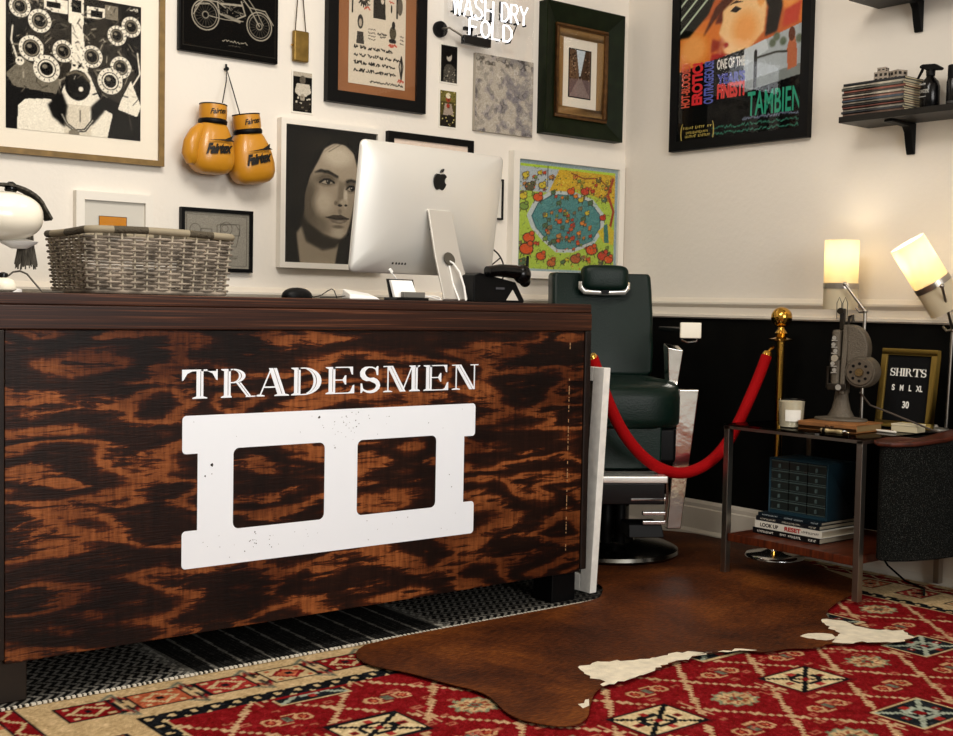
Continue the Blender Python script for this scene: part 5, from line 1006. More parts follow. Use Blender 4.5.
# ------------------------------------------------------------------ barber chair
def barber():
    t = thing('barber_chair', 'dark green leather and chrome barber chair behind the right end of the counter', 'barber chair', (-.69, -.637, .0192), math.radians(-32))
    DG = mat('dark_chrome', '6d6b66', .22, 1); CR2 = mat('hammered_chrome', 'e6e2da', .14, 1, bump=.3, bscale=11)
    MB().lathe([(.285, 0), (.295, .012), (.29, .026), (.27, .036), (.2, .046), (.11, .056), (.1, .07), (.09, .075)], (0, 0, 0), 64).build('base', DG, t, smooth=True)
    MB().lathe([(.085, .07), (.085, .2), (.065, .21), (.065, .36)], (0, 0, 0), 32).build('pump_column', BLKG, t, smooth=True)
    for x in (-.1, -.045, .01): MB().lathe([(.022, .07), (.024, .08), (.024, .25), (.018, .262)], (x, -.16, 0), 18).build('hydraulic_cylinder', BLKM, t, smooth=True)
    MB().box(-.13, .13, -.2, .18, .34, .40).build('under_frame', BLKM, t, bevel=.01)
    MB().box(-.215, .215, -.25, .2, .40, .55).build('seat_base', BLKM, t, bevel=.02)
    # seat cushion with rounded front
    P = []
    for i in range(25):
        a = PI+PI*i/24; c, s_ = math.cos(a), math.sin(a); P.append((.235*math.copysign(abs(c)**.6, c), -.17+.17*math.copysign(abs(s_)**.9, s_)))
    P += [(.235, .2), (-.235, .2)]
    b = MB(); vs = []; fs = []; n = len(P); lv = [(.94, .56), (.99, .575), (1, .60), (1, .68), (.985, .705), (.94, .722), (.8, .733), (.5, .738)]
    for s_, z in lv: vs += [(x*s_, (y-.0)*s_, z-.012*(y < -.2)-.0) for x, y in P]
    for i in range(len(lv)-1):
        for k in range(n): fs.append((i*n+k, i*n+(k+1) % n, (i+1)*n+(k+1) % n, (i+1)*n+k))
    fs += [tuple(range(n-1, -1, -1)), tuple(range((len(lv)-1)*n, len(lv)*n))]; b.add(vs, fs); b.build('seat', GREENL, t, smooth=True)
    # back
    b = MB(); vs = []; fs = []; rows = [(.73, .17, .2), (.75, .165, .215), (.85, .185, .222), (1.0, .215, .224), (1.1, .235, .222), (1.155, .25, .22), (1.17, .253, .212)]
    prof = [(-1, .012), (-.985, -.01), (-.93, -.02), (-.8, -.014), (-.4, -.002), (0, .004), (.4, -.002), (.8, -.014), (.93, -.02), (.985, -.01), (1, .012), (1, .085), (-1, .085)]; n = len(prof)
    for z, y, hw in rows: vs += [(x*hw, y+dy, z) for x, dy in prof]
    for i in range(len(rows)-1):
        for k in range(n): fs.append((i*n+k, i*n+(k+1) % n, (i+1)*n+(k+1) % n, (i+1)*n+k))
    fs += [tuple(range(n-1, -1, -1)), tuple(range((len(rows)-1)*n, len(rows)*n))]; b.add(vs, fs); b.build('backrest', GREENL, t, bevel=.012, seg=3)
    h = MB().ell((0, .19, 1.148), (.102, .045, .056), 32, 16, p=.45); hr = h.build('headrest', GREENL, t, smooth=True)
    pts = [(.1, .19, 1.13), (.1, .188, 1.105), (.088, .186, 1.09), (0, .184, 1.087), (-.088, .186, 1.09), (-.1, .188, 1.105), (-.1, .19, 1.13)]; b = MB().tube(pts, .014, 10); b.build('headrest_bracket', mat('bright_bracket', 'e9e6df', .25, .6), hr, smooth=True); MB().cbox((0, .172, 1.088), (.03, .03, .018)).build('clamp', BLKM, hr)
    for s in (-1, 1):
        ax = s*.262; arm = MB().box(ax-.04, ax+.04, -.225, .12, .925, .945).build('armrest', BLKM, t, bevel=.006)
        MB().box(ax-.043, ax+.043, -.24, -.225, .905, .968).build('armrest_cap', mat('cream_front', 'f0ead8', .25), arm, bevel=.004)  # cream-coloured front end on the black armrest
        b = MB(); b.tube([(ax-.035, -.225, .898), (ax-.01, -.225, .888), (ax+.028, -.225, .893), (ax+.03, -.225, .905)], .004, 6); b.build('underside_rod', CHR, arm)
        x = s*.225; b = MB(); b.hexa([(x-.024, -.15, .71), (x+.014, -.15, .71), (x+.014, -.09, .71), (x-.024, -.09, .71)], [(x-.035, -.165, .865), (x+.03, -.165, .855), (x+.03, -.09, .87), (x-.035, -.09, .88)]); b.build('arm_pillar', CR2, t, bevel=.004)
        b = MB(); b.hexa([(x-.03, -.2, .13), (x+.03, -.2, .13), (x+.03, -.15, .13), (x-.03, -.15, .13)], [(x-.005+s*.0, -.24, .70), (x+.078, -.24, .70), (x+.078, -.17, .70), (x-.005, -.17, .70)]); b.build('side_plate', CR2, t, bevel=.005)
        b = MB(); b.hexa([(x+s*.055-.015, -.02, .2), (x+s*.055+.015, -.02, .2), (x+s*.055+.015, .02, .2), (x+s*.055-.015, .02, .2)], [(x+s*.055-.015, -.04, .69), (x+s*.055+.015, -.04, .69), (x+s*.055+.015, .02, .69), (x+s*.055-.015, .02, .69)]); b.build('rear_support', DG, t, bevel=.004)
    # apron and footrest
    MB().box(-.14, .135, -.315, -.29, .385, .565).build('calf_pad', GREENL, t, bevel=.01)
    for i, (z, y) in enumerate(((.54, -.335), (.475, -.34), (.43, -.345))): MB().box(-.2, -.145, y-.03, y+.05, z-.016, z+.012).build('chrome_step', CHR, t, bevel=.004)
    fr = MB().box(-.15, .12, -.47, -.32, .355, .382).build('footrest', mat('bright_chrome', 'f0eee8', .22, .7), t, bevel=.004)
    MB().box(-.15, .115, -.45, -.33, .27, .353).build('footrest_box', BLKG, t, bevel=.004)
    for z, x0 in ((.29, -.02), (.235, .03), (.2, .03)): MB().box(x0-.0, .12, -.45, -.43, z-.008, z+.008).build('footrest_bar', CHR, t, bevel=.003)
    MB().tube([(.12, -.455, .37), (.123, -.45, .3), (.12, -.44, .2)], .006, 8).build('footrest_side', CHR, t); MB().hexa([(-.02, -.44, .14), (.12, -.44, .14), (.12, -.28, .14), (-.02, -.28, .14)], [(-.02, -.43, .19), (.11, -.43, .19), (.11, -.3, .19), (-.02, -.3, .19)]).build('footrest_foot', BLKM, t, bevel=.004)
barber()
# white painted frame leaning beside the counter
def leaf():
    t = thing('white_framed_board', 'worn white wooden framed board standing upright against the counter end', 'board', (-1.262, -.86, .0145)); wp = mat('worn_white_paint', 'f0ede6', .6, var=.1, vscale=30); sh = .045
    def bx(y0, y1, z0, z1, m, nm, th=.016, off=0):
        return MB().hexa([(-th+off+sh*z0/.8, y0, z0), (th+off+sh*z0/.8, y0, z0), (th+off+sh*z0/.8, y1, z0), (-th+off+sh*z0/.8, y1, z0)], [(-th+off+sh*z1/.8, y0, z1), (th+off+sh*z1/.8, y0, z1), (th+off+sh*z1/.8, y1, z1), (-th+off+sh*z1/.8, y1, z1)]).build(nm, m, t, bevel=.002)
    bx(-.28, -.225, 0, .81, wp, 'stile'); bx(.23, .28, 0, .81, wp, 'stile'); bx(-.224, .229, .76, .81, wp, 'rail'); bx(-.224, .229, 0, .06, wp, 'rail'); bx(-.223, .228, .061, .759, mat('board_grey', '8a857a', .7, var=.1), 'panel', .004)
leaf()

# ------------------------------------------------------------------ stanchion and rope
sx, sy = -.185, -1.105
t = thing('stanchion', 'polished brass stanchion post with ball top beside the side table', 'stanchion', (sx, sy, .0192)); zz = .0
MB().lathe([(.122, .0), (.122, .006), (.115, .014), (.06, .024), (.03, .034), (.022, .05)], (0, 0, 0), 48).build('base', CHR, t, smooth=True); MB().lathe([(.018, .045), (.018, .9)], (0, 0, 0), 24).build('pole', BRS, t, smooth=True)
MB().lathe([(.018, .895), (.05, .9), (.052, .906), (.02, .914), (.026, .93), (.014, .945), (.012, .955)], (0, 0, 0), 28).build('collar', BRS, t, smooth=True); MB().ell((0, 0, .995), (.043, .043, .043), 28, 16).build('ball', BRS, t, smooth=True)
def rope():
    pix = [(768, 352), (760, 374), (748, 402), (738, 424), (727, 444), (713, 460), (697, 470), (680, 474), (662, 470), (645, 459), (630, 443), (618, 424), (608, 402), (600, 380), (594, 362), (591, 355)]
    B_ = Vector((sx-.035, sy, 0)); A = Vector((-1.13, -.99, 0)); n = len(pix); pts = []
    u = (A-B_).normalized(); nrm = Vector((-u.y, u.x, 0))
    for px, py in pix:
        d = ray(px, py); k = (B_-CAMP).dot(nrm)/d.dot(nrm); pts.append(CAMP+d*k)
    # smooth resample
    P = [v.copy() for v in pts]
    for _ in range(2):
        Q = [P[0]]
        for i in range(len(P)-1): Q += [P[i]*.75+P[i+1]*.25, P[i]*.25+P[i+1]*.75]
        P = Q+[P[-1]]
    t = thing('velvet_rope', 'red velvet rope sagging from the brass post across the front of the barber chair', 'rope', tuple(P[0]))
    L = [tuple(p-P[0]) for p in P]; MB().tube(L[2:-3], .0225, 16).build('velvet', mat('red_velvet', '9c070c', .8, spec=.1), t, smooth=True)
    a, c = Vector(L[0]), Vector(L[3]); MB().tube([a, a+(c-a)*.35, c+(c-a)*.2], [.016, .02, .022], 14).build('end_cap', BRS, t, smooth=True); MB().tube([a, a+Vector((.015, 0, .012)), a+Vector((.035, 0, .02))], .005, 8).build('hook', BRS, t, smooth=True)
    a, c = Vector(L[-1]), Vector(L[-5]); MB().tube([a, c], [.018, .022], 14).build('end_cap', BRS, t, smooth=True)
rope()

# ------------------------------------------------------------------ side table and what stands on it
TX0, TX1, TY0, TY1 = -.6, -.05, -1.79, -1.165; TZ = .6
def table():
    t = thing('side_table', 'chrome and glass side table with a wooden lower shelf', 'table', ((TX0+TX1)/2, (TY0+TY1)/2, .0192)); cx, cy = (TX0+TX1)/2, (TY0+TY1)/2; z0 = 0; o = .0192
    for x, y in ((TX0, TY0), (TX0, TY1), (TX1, TY0), (TX1, TY1)):
        sx_ = .014 if x < cx else -.014; sy_ = .014 if y < cy else -.014
        x2, y2 = x-cx+sx_, y-cy+sy_; MB().box(x2-.014, x2+.014, y2-.012, y2+.012, 0, TZ-o-.009).build('leg', STL, t, bevel=.001)
    b = MB(); X, Y = (TX1-TX0)/2, (TY1-TY0)/2
    b.box(-X, X, -Y, -Y+.012, TZ-o-.02, TZ-o-.0085).box(-X, X, Y-.012, Y, TZ-o-.02, TZ-o-.0085).box(-X, -X+.012, -Y+.012, Y-.012, TZ-o-.02, TZ-o-.0085).box(X-.012, X, -Y+.012, Y-.012, TZ-o-.02, TZ-o-.0085).build('top_rail', STL, t)
    MB().box(-X, X, -Y, Y, TZ-o-.008, TZ-o).build('glass_top', glass_mat('smoked_glass', (.35, .35, .33), .12, .02), t)
    MB().box(-X+.004, X-.004, -Y+.03, Y-.03, .125, .155).build('lower_shelf', woodgrain('shelf_wood', '2e120a', '5a2612', (6, 60, 6), .35, 1.2, '6e3418'), t, bevel=.002)
table()
ZB = .0192+.1555
# books
bk = [('thick black book with red and white spine lettering, lowest under the drawer cabinet', '0d0d0f', .022, 'e8e4da', '', .0), ('white book with bold black and red spine lettering in the stack', 'dcd8cc', .027, '15120f', 'LOOK UP', .0), ('dark book with pale spine lettering, second from top of the stack', '15171c', .017, 'bdb7a8', '', .0), ('dark blue-black book on top of the stack, right under the drawer cabinet', '0e1a22', .014, 'a8b4b8', '', .0)]
z = ZB; bx0 = -.505
for i, (lb, c, th, tc, s_, _) in enumerate(bk):
    t = thing('book', lb, 'book', (bx0+.125+.004*i, -1.395-.006*(i % 2), z), RW, 'books on the lower table shelf'); w2 = .155-.008*(i > 1); d2 = .12
    MB().box(-w2, w2, -d2, d2, 0, .0025).box(-w2, w2, -d2, d2, th-.0025, th).box(-w2, w2, -d2, -d2+.003, .0025, th-.0025).build('cover', mat('book_cover_%d' % i, c, .4), t); MB().box(-w2+.004, w2-.004, -d2+.003, d2-.004, .0026, th-.0026).build('pages', mat('book_pages', 'c9bfa8', .8), t)
    if i == 1: text_obj('spine_lettering', s_, w2*.55, th*.55, mat('ink_'+tc, tc, .5), t, (-w2*.55, -d2-.0006, th*.5), bold=.02); marks('small_lettering', w2*.5, th*.35, mat('ink_'+tc, tc, .5), t, (w2*.68, -d2-.0006, th*.5), 9)
    else:
        for k, (xx, ww, nn) in enumerate(((-.6, .5, 9), (.15, .6, 11+i), (.8, .22, 4))): marks('spine_lettering', w2*ww, th*.45, mat('ink_'+tc, tc, .5), t, (w2*xx, -d2-.0006, th*.5), nn)
    if i == 1: text_obj('spine_lettering', 'RESET', .075, th*.62, mat('ink_b01a1a', 'b01a1a', .5), t, (.025, -d2-.0012, th*.5), bold=.03)
    z += th+.0006
def cabinet():
    t = thing('drawer_cabinet', 'small blue metal parts cabinet with fifteen drawers on the stacked books', 'cabinet', (-.375, -1.415, z), RW); w2, d2, H_ = .135, .085, .215
    BL = mat('blue_metal', '1d3642', .45, spec=.2); m = MB(); m.box(-w2, w2, d2-.003, d2, 0, H_).box(-w2, -w2+.008, -d2, d2-.003, 0, H_).box(w2-.006, w2, -d2, d2-.003, 0, H_).box(-w2+.008, w2-.006, -d2, d2-.003, 0, .014).box(-w2+.008, w2-.006, -d2, d2-.003, H_-.006, H_); m.build('case', BL, t, bevel=.001)
    b = MB()
    gx = [-w2+.008+(2*w2-.014)*k/3 for k in range(4)]; gz = [.014+(H_-.02)*k/5 for k in range(6)]
    for k in (1, 2): b.box(gx[k]-.0015, gx[k]+.0015, -d2+.001, d2-.01, .0142, H_-.0062)
    for k in range(1, 5): b.box(-w2+.0082, w2-.0062, -d2+.0012, d2-.01, gz[k]-.001, gz[k]+.001)
    b.build('divider', BLKM, t); DM = mat('smoky_plastic', '1c2322', .3, spec=.6); LM = mat('drawer_lip', '4a5a58', .35)
    for i in range(3):
        for j in range(5):
            x0, x1, z0_, z1_ = gx[i]+.0025, gx[i+1]-.0025, gz[j]+.002, gz[j+1]-.002
            dr = MB().box(x0, x1, -d2+.002, -d2+.006, z0_, z1_).box(x0, x1, -d2+.006, d2-.014, z0_, z0_+.0015).build('drawer', DM, t)
            MB().box(x0, x1, -d2-.0015, -d2+.002, z1_-.004, z1_-.0005).box(x0, x1, -d2-.001, -d2+.002, z0_, z0_+.002).box((x0+x1)/2-.0025, (x0+x1)/2+.0025, -d2-.008, -d2+.002, z0_+.008, z0_+.022).build('handle', LM, dr)
cabinet()
# candle
p = oz(791, 427, TZ); t = thing('candle', 'white candle in a glass jar with a small paper label on the table', 'candle', (p.x, p.y, TZ+.0005)); k = .051
MB().lathe([(k*.86, .0), (k*.92, .004), (k, .106), (k*.97, .106), (k*.9, .006)], (0, 0, 0), 32, cap=False).build('jar', glass_mat('jar_glass', (.95, .95, .93), .05), t, smooth=True); MB().lathe([(k*.84, .003), (k*.95, .098), (k*.4, .099)], (0, 0, 0), 32).build('wax', mat('cream_wax', 'dcd3bd', .5, spec=.4), t, smooth=True); MB().tube([(0, 0, .098), (.001, 0, .104)], .001, 6).build('wick', BLKM, t)
b = MB(); n = 8
for kx in range(n):
    a0, a1 = [math.radians(-118-62*0+(-34+68*q/n)-17) for q in (kx, kx+1)]
    vs = [(1.01*k*math.cos(a)*(1 if zz_ > .05 else .97), 1.01*k*math.sin(a)*(1 if zz_ > .05 else .97), zz_) for a in (a0, a1) for zz_ in (.025, .068)]; b.add(vs, [(0, 2, 3, 1)])
b.build('paper_label', mat('label_paper', 'eeebe2', .6), t)
# leather case / book below the projector
def projector():
    a = oz(803, 431, TZ); c = oz(876, 436, TZ)
    t = thing('leather_book', 'thick brown leather bound book lying under the film projector', 'book', (-.40, -1.555, TZ+.0005), RW+.1); w2, d2 = .12, .1
    lm = mat('tan_leather', '8a5a30', .5, var=.3, vscale=15); MB().box(-w2, w2, -d2, d2, 0, .005).box(-w2, w2, -d2, d2, .027, .032).box(-w2, w2, -d2, -d2+.006, .005, .027).build('cover', lm, t, bevel=.003); MB().box(-w2+.006, w2-.005, -d2+.007, d2-.006, .0052, .0268).build('pages', mat('old_pages', '8d734c', .85), t)
    text_obj('spine_lettering', 'EVE', .036, .013, mat('ink_2a160a', '2a160a', .6), t, (.012, -d2-.0006, .015), bold=.03)
    zb = TZ+.034; p = t = thing('film_projector', 'vintage grey-brown film projector on a flared foot standing on the leather book', 'projector', (-.37, -1.535, zb), RW+.35)
    CR_ = mat('crinkle_brown', '5c5346', .5, .3, bump=.4, bscale=220, spec=.5); DK = mat('dark_bronze', '2c261f', .4, .6)
    st = [(.0, .1, .06), (.008, .098, .058), (.014, .05, .04), (.04, .036, .03), (.075, .027, .024), (.12, .021, .02), (.15, .021, .02)]; b = MB(); vs = []; fs = []; n = 28
    for z, rx, ry in st: vs += [(rx*math.cos(2*PI*k/n), ry*math.sin(2*PI*k/n), z) for k in range(n)]
    for i in range(len(st)-1):
        for k in range(n): fs.append((i*n+k, i*n+(k+1) % n, (i+1)*n+(k+1) % n, (i+1)*n+k))
    fs += [tuple(range(n-1, -1, -1)), tuple(range((len(st)-1)*n, len(st)*n))]; b.add(vs, fs).build('pedestal', CR_, t, smooth=True)
    MB().box(-.032, -.0, -.045, .045, .12, .34).build('gear_housing', CR_, t, bevel=.01)
    MB().hexa([(.002, -.05, .1), (.02, -.05, .1), (.02, .04, .1), (.002, .04, .1)], [(.006, -.03, .36), (.026, -.03, .36), (.026, .03, .36), (.006, .03, .36)]).build('side_plate', CR_, t, bevel=.004)
    b = MB()
    for z in (.31, .285, .262, .238, .214, .19): b.cyl((-.018+.005*math.sin(z*80), -.05, z), .008, .012, 'y', 14); b.box(-.03, -.008, -.052, -.046, z-.012, z-.008)
    b.build('film_gate', CHR, t); MB().cyl((-.012, -.055, .235), .013, .03, 'y', 20).build('lens', mat('bright_metal', 'e2ddd2', .2, 1), t, smooth=True)
    b = MB(); b.prism([(.03+.07*math.cos(a), .27+.09*math.sin(a)) for a in np.linspace(-.5, PI*.55, 18)]+[(.02, .35), (.02, .16), (.06, .16)], -.035, .035, 'xz'); b.build('lamp_house', CR_, t, bevel=.008)
    b = MB(); b.lathe([(.054, -.045), (.06, -.03), (.06, .03), (.05, .04)], (.076, 0, .185), 36, 'y'); mo = b.build('motor_housing', CR_, t, smooth=True); MB().lathe([(.046, -.052), (.05, -.046), (.05, -.04)], (.076, 0, .185), 36, 'y').build('vented_cap', mat('cap_brown', '5e5448', .45, .3), mo, smooth=True)
    b = MB()
    for k in range(8): a = k*PI/4; b.cyl((.076+.032*math.cos(a), -.0525, .185+.032*math.sin(a)), .0055, .002, 'y', 12)
    b.build('vent_holes', BLKM, mo); MB().lathe([(.014, -.062), (.016, -.054)], (.076, 0, .185), 20, 'y').build('hub', mat('hub_bronze', '7a6544', .35, .8), mo)
    b = MB(); b.tube([(-.03, 0, .13), (-.045, 0, .16), (-.042, 0, .22), (-.036, 0, .3)], .007, 8); b.tube([(-.05, -.02, .12), (-.047, -.02, .2)], .006, 8); b.build('film_guide_arm', DK, t, smooth=True)
    MB().box(-.04, .03, -.06, -.04, .115, .14).build('bracket', DK, t, bevel=.003); MB().cyl((.005, -.065, .127), .011, .014, 'y', 16).build('knob', CHR, t)
    MB().box(-.014, .004, -.012, .012, .34, .42).build('reel_arm', DK, t, bevel=.003); MB().tube([(.014, 0, .34), (.02, 0, .39), (.034, -.01, .395), (.036, -.01, .37)], .006, 8).build('reel_arm', DK, t, smooth=True)
    for x in (-.016, .006): MB().tube([(x-.008, -.014, .38), (x-.009, -.014, .44), (x, -.014, .462), (x+.009, -.014, .44), (x+.008, -.014, .38)], .0014, 6).build('drive_belt', CRD, t, smooth=True)
    MB().cyl((-.01, -.014, .41), .012, .012, 'y', 16).build('pulley', DK, t)
    q0 = p.location; pts = [Vector((q0.x, q0.y-.08, zb+.11)), orw(870, 405, .3), orw(888, 412, .29), orw(910, 421, .28), orw(932, 430, .26), orw(950, 435, .25)]; iv = (Matrix.Translation(t.location) @ Matrix.Rotation(RW+.35, 4, 'Z')).inverted(); MB().tube([tuple(iv @ Vector(v)) for v in pts], .0035, 8).build('power_cord', mat('brown_cord', '4a4038', .6), t, smooth=True)
    m = oz(855, 434.5, TZ); t = thing('pocket_torch', 'small brass and white metal tube lying at the table front edge', 'metal tube', (-.545, -1.62, TZ+.0085), RW+.05)
    MB().lathe([(.006, -.045), (.008, -.042), (.008, -.015), (.0065, -.013), (.0065, .02), (.008, .022), (.008, .04), (.006, .043)], (0, 0, 0), 16, 'x').build('tube', mat('pale_brass', 'c9b58a', .3, .7), t, smooth=True); MB().tube([(.043, 0, 0), (.055, .0, .004), (.066, 0, 0), (.072, 0, -.004)], .0035, 8).build('clasp', CHR, t, smooth=True); MB().cyl((-.03, 0, 0), .0084, .012, 'x', 16).build('band', BLKG, t)
projector()
# letter board
def letterboard():
    a, c = orw(876, 421, .2), orw(941, 346, .16); W_, H_ = abs(c.y-a.y)+.0, .30; lean = .13
    t = thing('letter_board', 'gold framed black letter board reading SHIRTS with sizes and 30', 'sign board', (-.165, (orw(876, 421, .165).y+orw(932, 428, .165).y)/2, TZ+.006), RW); W_ = .235
    def ln(o): o.rotation_euler = (-.12, 0, 0); return o
    h = bpy.data.objects
    G_ = mat('matte_gold', '8d7436', .38, .5)
    q = MB(); b = .024; q.box(-W_/2, W_/2, -.012, .012, H_-b, H_).box(-W_/2, W_/2, -.012, .012, 0, b).box(-W_/2, -W_/2+b, -.012, .012, b, H_-b).box(W_/2-b, W_/2, -.012, .012, b, H_-b); ln(q.build('frame_border', G_, t, bevel=.0015))
    q = MB(); q.box(-W_/2+b, W_/2-b, -.002, .004, b, H_-b); n = 30
    for i in range(n): z = b+(H_-2*b)*(i+.5)/n; q.box(-W_/2+b, W_/2-b, -.0035, -.002, z-.002, z+.002)
    ln(q.build('felt', mat('black_felt', '050506', .95), t)); LW = mat('white_letters', 'f3f1ea', .5)
    M_ = MB(); tot = sum(serif(c_)[1] for c_ in 'SHIRTS')+.0; s = .03; x = -tot*s*.9/2
    for c_ in 'SHIRTS':
        P, w = serif(c_, 0)
        for p in P: M_.prism([(x+q_[0]*s*.9, .196+q_[1]*s) for q_ in p], -.0055-.00003*(len(M_.v) % 20), -.004, 'xz')
        x += w*s*.9
    ln(M_.build('lettering', LW, t))
    for s_, x0, z0, w, hh in (('S', -.058, .152, .012, .023), ('M', -.022, .152, .015, .023), ('L', .014, .152, .011, .023), ('XL', .052, .152, .028, .023), ('30', .002, .088, .028, .027)):
        o = text_obj('lettering', s_, w, hh, LW, t, (x0, 0, 0), bold=.03); 
        for v in o.data.vertices: v.co = Vector((v.co.x, -.0045-v.co.z, v.co.y+z0))
        o.rotation_euler = (-.12, 0, 0)
    MB().hexa([(-.03, .03, 0), (.03, .03, 0), (.03, .035, 0), (-.03, .035, 0)], [(-.03, .03, .14), (.03, .03, .14), (.03, .034, .14), (-.03, .034, .14)]).build('easel_back', BLKM, t)
letterboard()
def box_items():
    t = thing('cream_box', 'small cream cardboard box at the right rear of the side table', 'box', (-.235, -1.735, TZ+.001), RW+.1); MB().box(-.05, .05, -.035, .035, 0, .022).build('carton', mat('cream_card', 'cbbf9f', .7), t, bevel=.002); MB().box(-.051, .051, -.036, .036, .0222, .03).build('lid', mat('cream_card_lid', 'd8cdb0', .7), t, bevel=.002)
    t = thing('white_pen', 'white pen lying on the table in front of the letter board', 'pen', (-.33, -1.69, TZ+.005), RW); MB().lathe([(.001, -.06), (.004, -.05), (.0045, .05), (.003, .056)], (0, 0, 0), 12, 'x').build('barrel', mat('pen_white', 'e8e2d6', .35), t, smooth=True); MB().box(-.0, .045, -.0015, .0015, .004, .0065).build('clip', CHR, t)
box_items()
# lamps
SH = None
def shade_mat():
    m = bpy.data.materials.new('lamp_shade_fabric'); m.use_nodes = True; nt = m.node_tree; nt.nodes.clear(); o = nt.nodes.new('ShaderNodeOutputMaterial'); mx = nt.nodes.new('ShaderNodeMixShader'); d = nt.nodes.new('ShaderNodeBsdfDiffuse'); tr = nt.nodes.new('ShaderNodeBsdfTranslucent')
    d.inputs[0].default_value = (*lin('e6dcc4'), 1); tr.inputs[0].default_value = (*lin('f8efd6'), 1); mx.inputs[0].default_value = .5; nt.links.new(d.outputs[0], mx.inputs[1]); nt.links.new(tr.outputs[0], mx.inputs[2]); nt.links.new(mx.outputs[0], o.inputs[0]); return m
SH = shade_mat()
def lamp(label, base, axis_base, axis_top, R, band_frac, pole_top, bulb_w, joint, foot=(0, 0)):
    """cylindrical shade between two world points, on a steel pole with an elbow"""
    t = thing('table_lamp', label, 'lamp', base); B0 = Vector(base); A, T_ = Vector(axis_base)-B0, Vector(axis_top)-B0; ax = (T_-A).normalized(); L = (T_-A).length
    q = ax.to_track_quat('Z', 'Y').to_matrix().to_4x4(); M_ = Matrix.Translation(A) @ q
    MB().lathe([(.05, 0), (.05, .006), (.012, .012), (.008, .02)], (foot[0], foot[1], 0), 36).build('base', mat('pale_steel', 'c9c2b4', .35, .6), t, smooth=True)
    P = Vector(pole_top)-B0; MB().tube([(0, 0, .012), tuple(P)], .0065, 12).build('pole', STL, t, smooth=True)
    sh = MB().lathe([(R-.0015, 0), (R, 0), (R, L), (R-.0015, L), (R-.0015, 0)], (0, 0, 0), 48, cap=False).xf(M_).build('shade', SH, t, smooth=True)
    zb = L*band_frac; MB().lathe([(R+.0005, zb-.011), (R+.0025, zb-.011), (R+.0025, zb+.011), (R+.0005, zb+.011)], (0, 0, 0), 48, cap=False).xf(M_).build('band', STL, sh)
    MB().lathe([(R-.002, zb-.004), (R-.002, zb+.002)], (0, 0, 0), 40).xf(M_).build('light_partition', mat('partition_white', 'd8d2c4', .5), sh)  # unseen disc, added so the shade stays dark below the band
    MB().lathe([(.014, zb+.002), (.015, zb+.03), (.028, zb+.06), (.03, zb+.075), (.02, zb+.098), (.004, zb+.104)], (0, 0, 0), 24).xf(M_).build('bulb', mat('lit_bulb', 'fff2d8', .4, emis='ffdca0', es=4), sh, smooth=True)
    # knob on the band, facing the room, then arm to the elbow
    J = Vector(joint)-B0; b = MB().ell(tuple(J), (.009, .009, .009), 14, 8); b.build('knuckle', STL, sh, smooth=True); MB().tube([tuple(J), tuple(P)], .0055, 10).build('arm', STL, t, smooth=True); MB().ell(tuple(P), (.01, .01, .01), 14, 8).tube([tuple(P), tuple(P+Vector((0, .025, -.004))), tuple(P+Vector((0, .04, .012)))], .005, 8).build('elbow', STL, t, smooth=True)
    l = bpy.data.lights.new('bulb_light', 'POINT'); l.energy = bulb_w; l.color = (1, .91, .75); l.shadow_soft_size = .03; lo = bpy.data.objects.new('bulb_light', l); S.collection.objects.link(lo); lo.location = (M_ @ Vector((0, 0, zb+.125)))+B0
    return t
X1 = .16
a = orw(840, 309.5, X1); c = orw(840.5, 240.5, X1); pt = orw(865, 311, X1+.02); bs = orw(860, 421, X1)
lamp('table lamp with upright white cylindrical shade behind the film projector', (pt.x, pt.y, TZ+.0005), tuple(a), (a.x, a.y, c.z), .066, .34, (pt.x, pt.y, pt.z), .9, tuple(orw(845, 284, X1+.077)))
X2 = .17
a = orw(948, 309, X2-.04); c = orw(907, 243, X2+.075); dv = (c-a); pt = orw(952.5, 330, X2-.04)
lamp('table lamp with tilted white cylindrical shade at the right edge of the picture', (-.064, -1.787, TZ+.0005), tuple(a), tuple(c), .067, .38, tuple(orw(952.5, 330, .075)), 1.6, tuple(orw(942, 286, X2+.085)), (.0, .045))

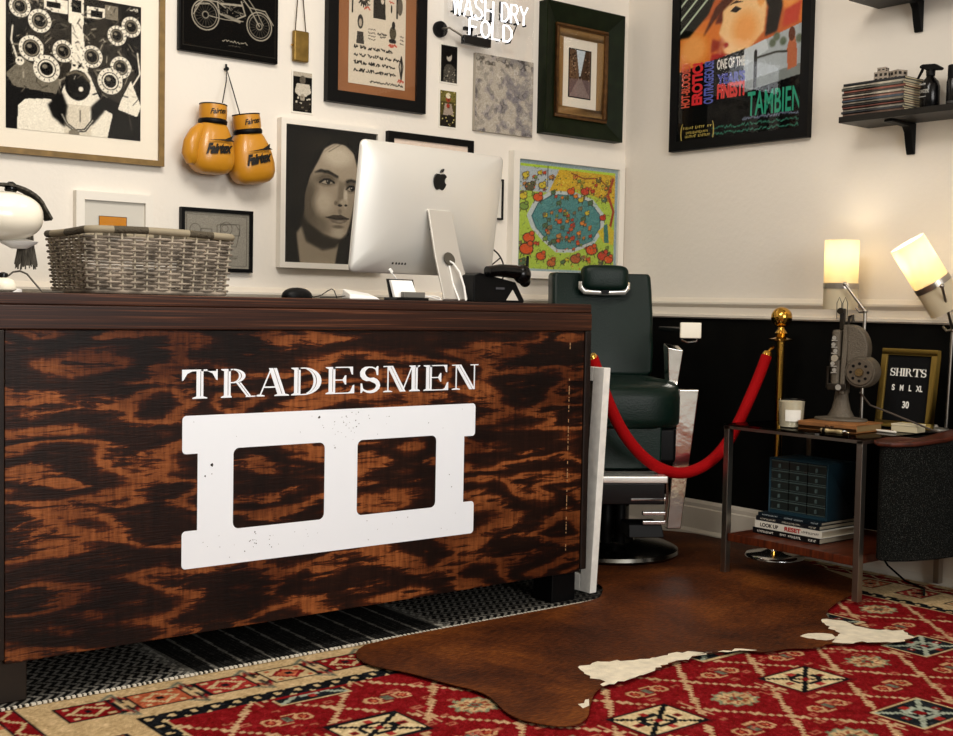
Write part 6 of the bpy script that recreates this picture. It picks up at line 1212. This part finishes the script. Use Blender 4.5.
# ------------------------------------------------------------------ tub armchair at the right edge
def tub():
    c = od(905, 445, 4.45); t = thing('armchair', 'dark tweed armchair with curved wooden arm at the right edge of the picture', 'armchair', (-.13, -2.03, .0075)); o = .0075
    TW = mat('dark_tweed', '191a18', .95, spec=.1); nt = TW.node_tree; n = nt.nodes.new('ShaderNodeTexNoise'); n.inputs['Scale'].default_value = 330; n.inputs['Detail'].default_value = 1; tc = nt.nodes.new('ShaderNodeTexCoord'); nt.links.new(tc.outputs['Object'], n.inputs['Vector']); r = ramp(nt, [(.5, '080908'), (.62, '1c1d1b'), (.74, '4c4c47')]); nt.links.new(n.outputs['Fac'], r.inputs[0]); nt.links.new(r.outputs[0], nt.nodes['Principled BSDF'].inputs['Base Color'])
    near = od(905, 450, 4.42); far = od(871, 438, 4.62); rt = od(975, 432, 4.72); R_ = od(1040, 425, 5.0)
    # plan outline of the outer face, from the table side round the front corner towards the wall
    out = [(-.36, -1.80), (-.46, -1.802), (-.535, -1.812), (-.55, -1.835), (-.535, -1.87), (-.47, -1.91), (-.35, -1.945), (-.2, -1.96), (-.05, -1.965)]
    inn = [(-.36, -1.86), (-.42, -1.86), (-.465, -1.86), (-.472, -1.862), (-.465, -1.866), (-.43, -1.872), (-.33, -1.885), (-.2, -1.895), (-.05, -1.9)]
    X = lambda p: (p[0]+.13, p[1]+2.03)
    out = [X(p) for p in out]; inn = [X(p) for p in inn]; n = len(out)
    zt = [.595, .592, .589, .586, .586, .588, .600, .616, .628]
    b = MB(); vs = [(*p, .17-o) for p in out]+[(*p, z-o-.012) for p, z in zip(out, zt)]+[(*p, .17-o) for p in inn]+[(*p, z-o-.012) for p, z in zip(inn, zt)]; fs = []
    for i in range(n-1): fs += [(i, i+1, n+i+1, n+i), (2*n+i+1, 2*n+i, 3*n+i, 3*n+i+1), (n+i, n+i+1, 3*n+i+1, 3*n+i), (i+1, i, 2*n+i, 2*n+i+1)]
    fs += [(0, n, 3*n, 2*n), (n-1, 3*n-1, 4*n-1, 2*n-1)]; b.add(vs, fs); b.build('upholstered_side', TW, t, bevel=.008)
    ex = 1.05; b = MB(); vs = []
    for k, p in enumerate(out): q = inn[k]; vs.append((q[0]+(p[0]-q[0])*1.25, q[1]+(p[1]-q[1])*1.25, zt[k]-o-.0115))
    for k, p in enumerate(out): q = inn[k]; vs.append((q[0]+(p[0]-q[0])*-.25, q[1]+(p[1]-q[1])*-.25, zt[k]-o-.0115))
    m_ = len(vs); vs += [(x, y, z+.017-.006*(k in (0, n, n-1, 2*n-1))) for k, (x, y, z) in enumerate(vs)]; fs = []
    for i in range(n-1): fs += [(i+1, i, n+i, n+i+1), (m_+i, m_+i+1, m_+n+i+1, m_+n+i), (i, i+1, m_+i+1, m_+i), (n+i+1, n+i, m_+n+i, m_+n+i+1)]
    fs += [(0, m_, m_+n, n), (n-1, 2*n-1, m_+2*n-1, m_+n-1)]; b.add(vs, fs); b.build('wooden_arm', woodgrain('arm_wood', '2a0f08', '4c2012', (5, 30, 30), .4, 1.0, '5e2c18'), t, bevel=.007)
    MB().box(-.165, .0, -.62, .052, .18-o, .40-o).build('seat', TW, t, bevel=.03, seg=3); MB().box(.0, .09, -.62, .06, .18-o, .80-o).build('backrest', TW, t, bevel=.03, seg=3); MB().box(-.2, .09, -.70, -.622, .17-o, .58-o).build('upholstered_side', TW, t, bevel=.02, seg=3)
    for x, y in ((.04, .08), (.06, -.6)): MB().tube([(x, y, 0), (x, y, .18-o)], [.012, .018], 12).build('leg', _M['arm_wood'], t)
tub()
p = oz(938, 578, 0); o = MB().tube([(-.06, -1.5, .12), (-.065, -1.56, .05), (-.1, -1.66, .012), (-.16, -1.78, .011), (-.26, -1.84, .012)], .004, 8).build('floor_cable', BLKM, smooth=True); tag(o, 'black cable lying along the skirting under the armchair', 'cable')
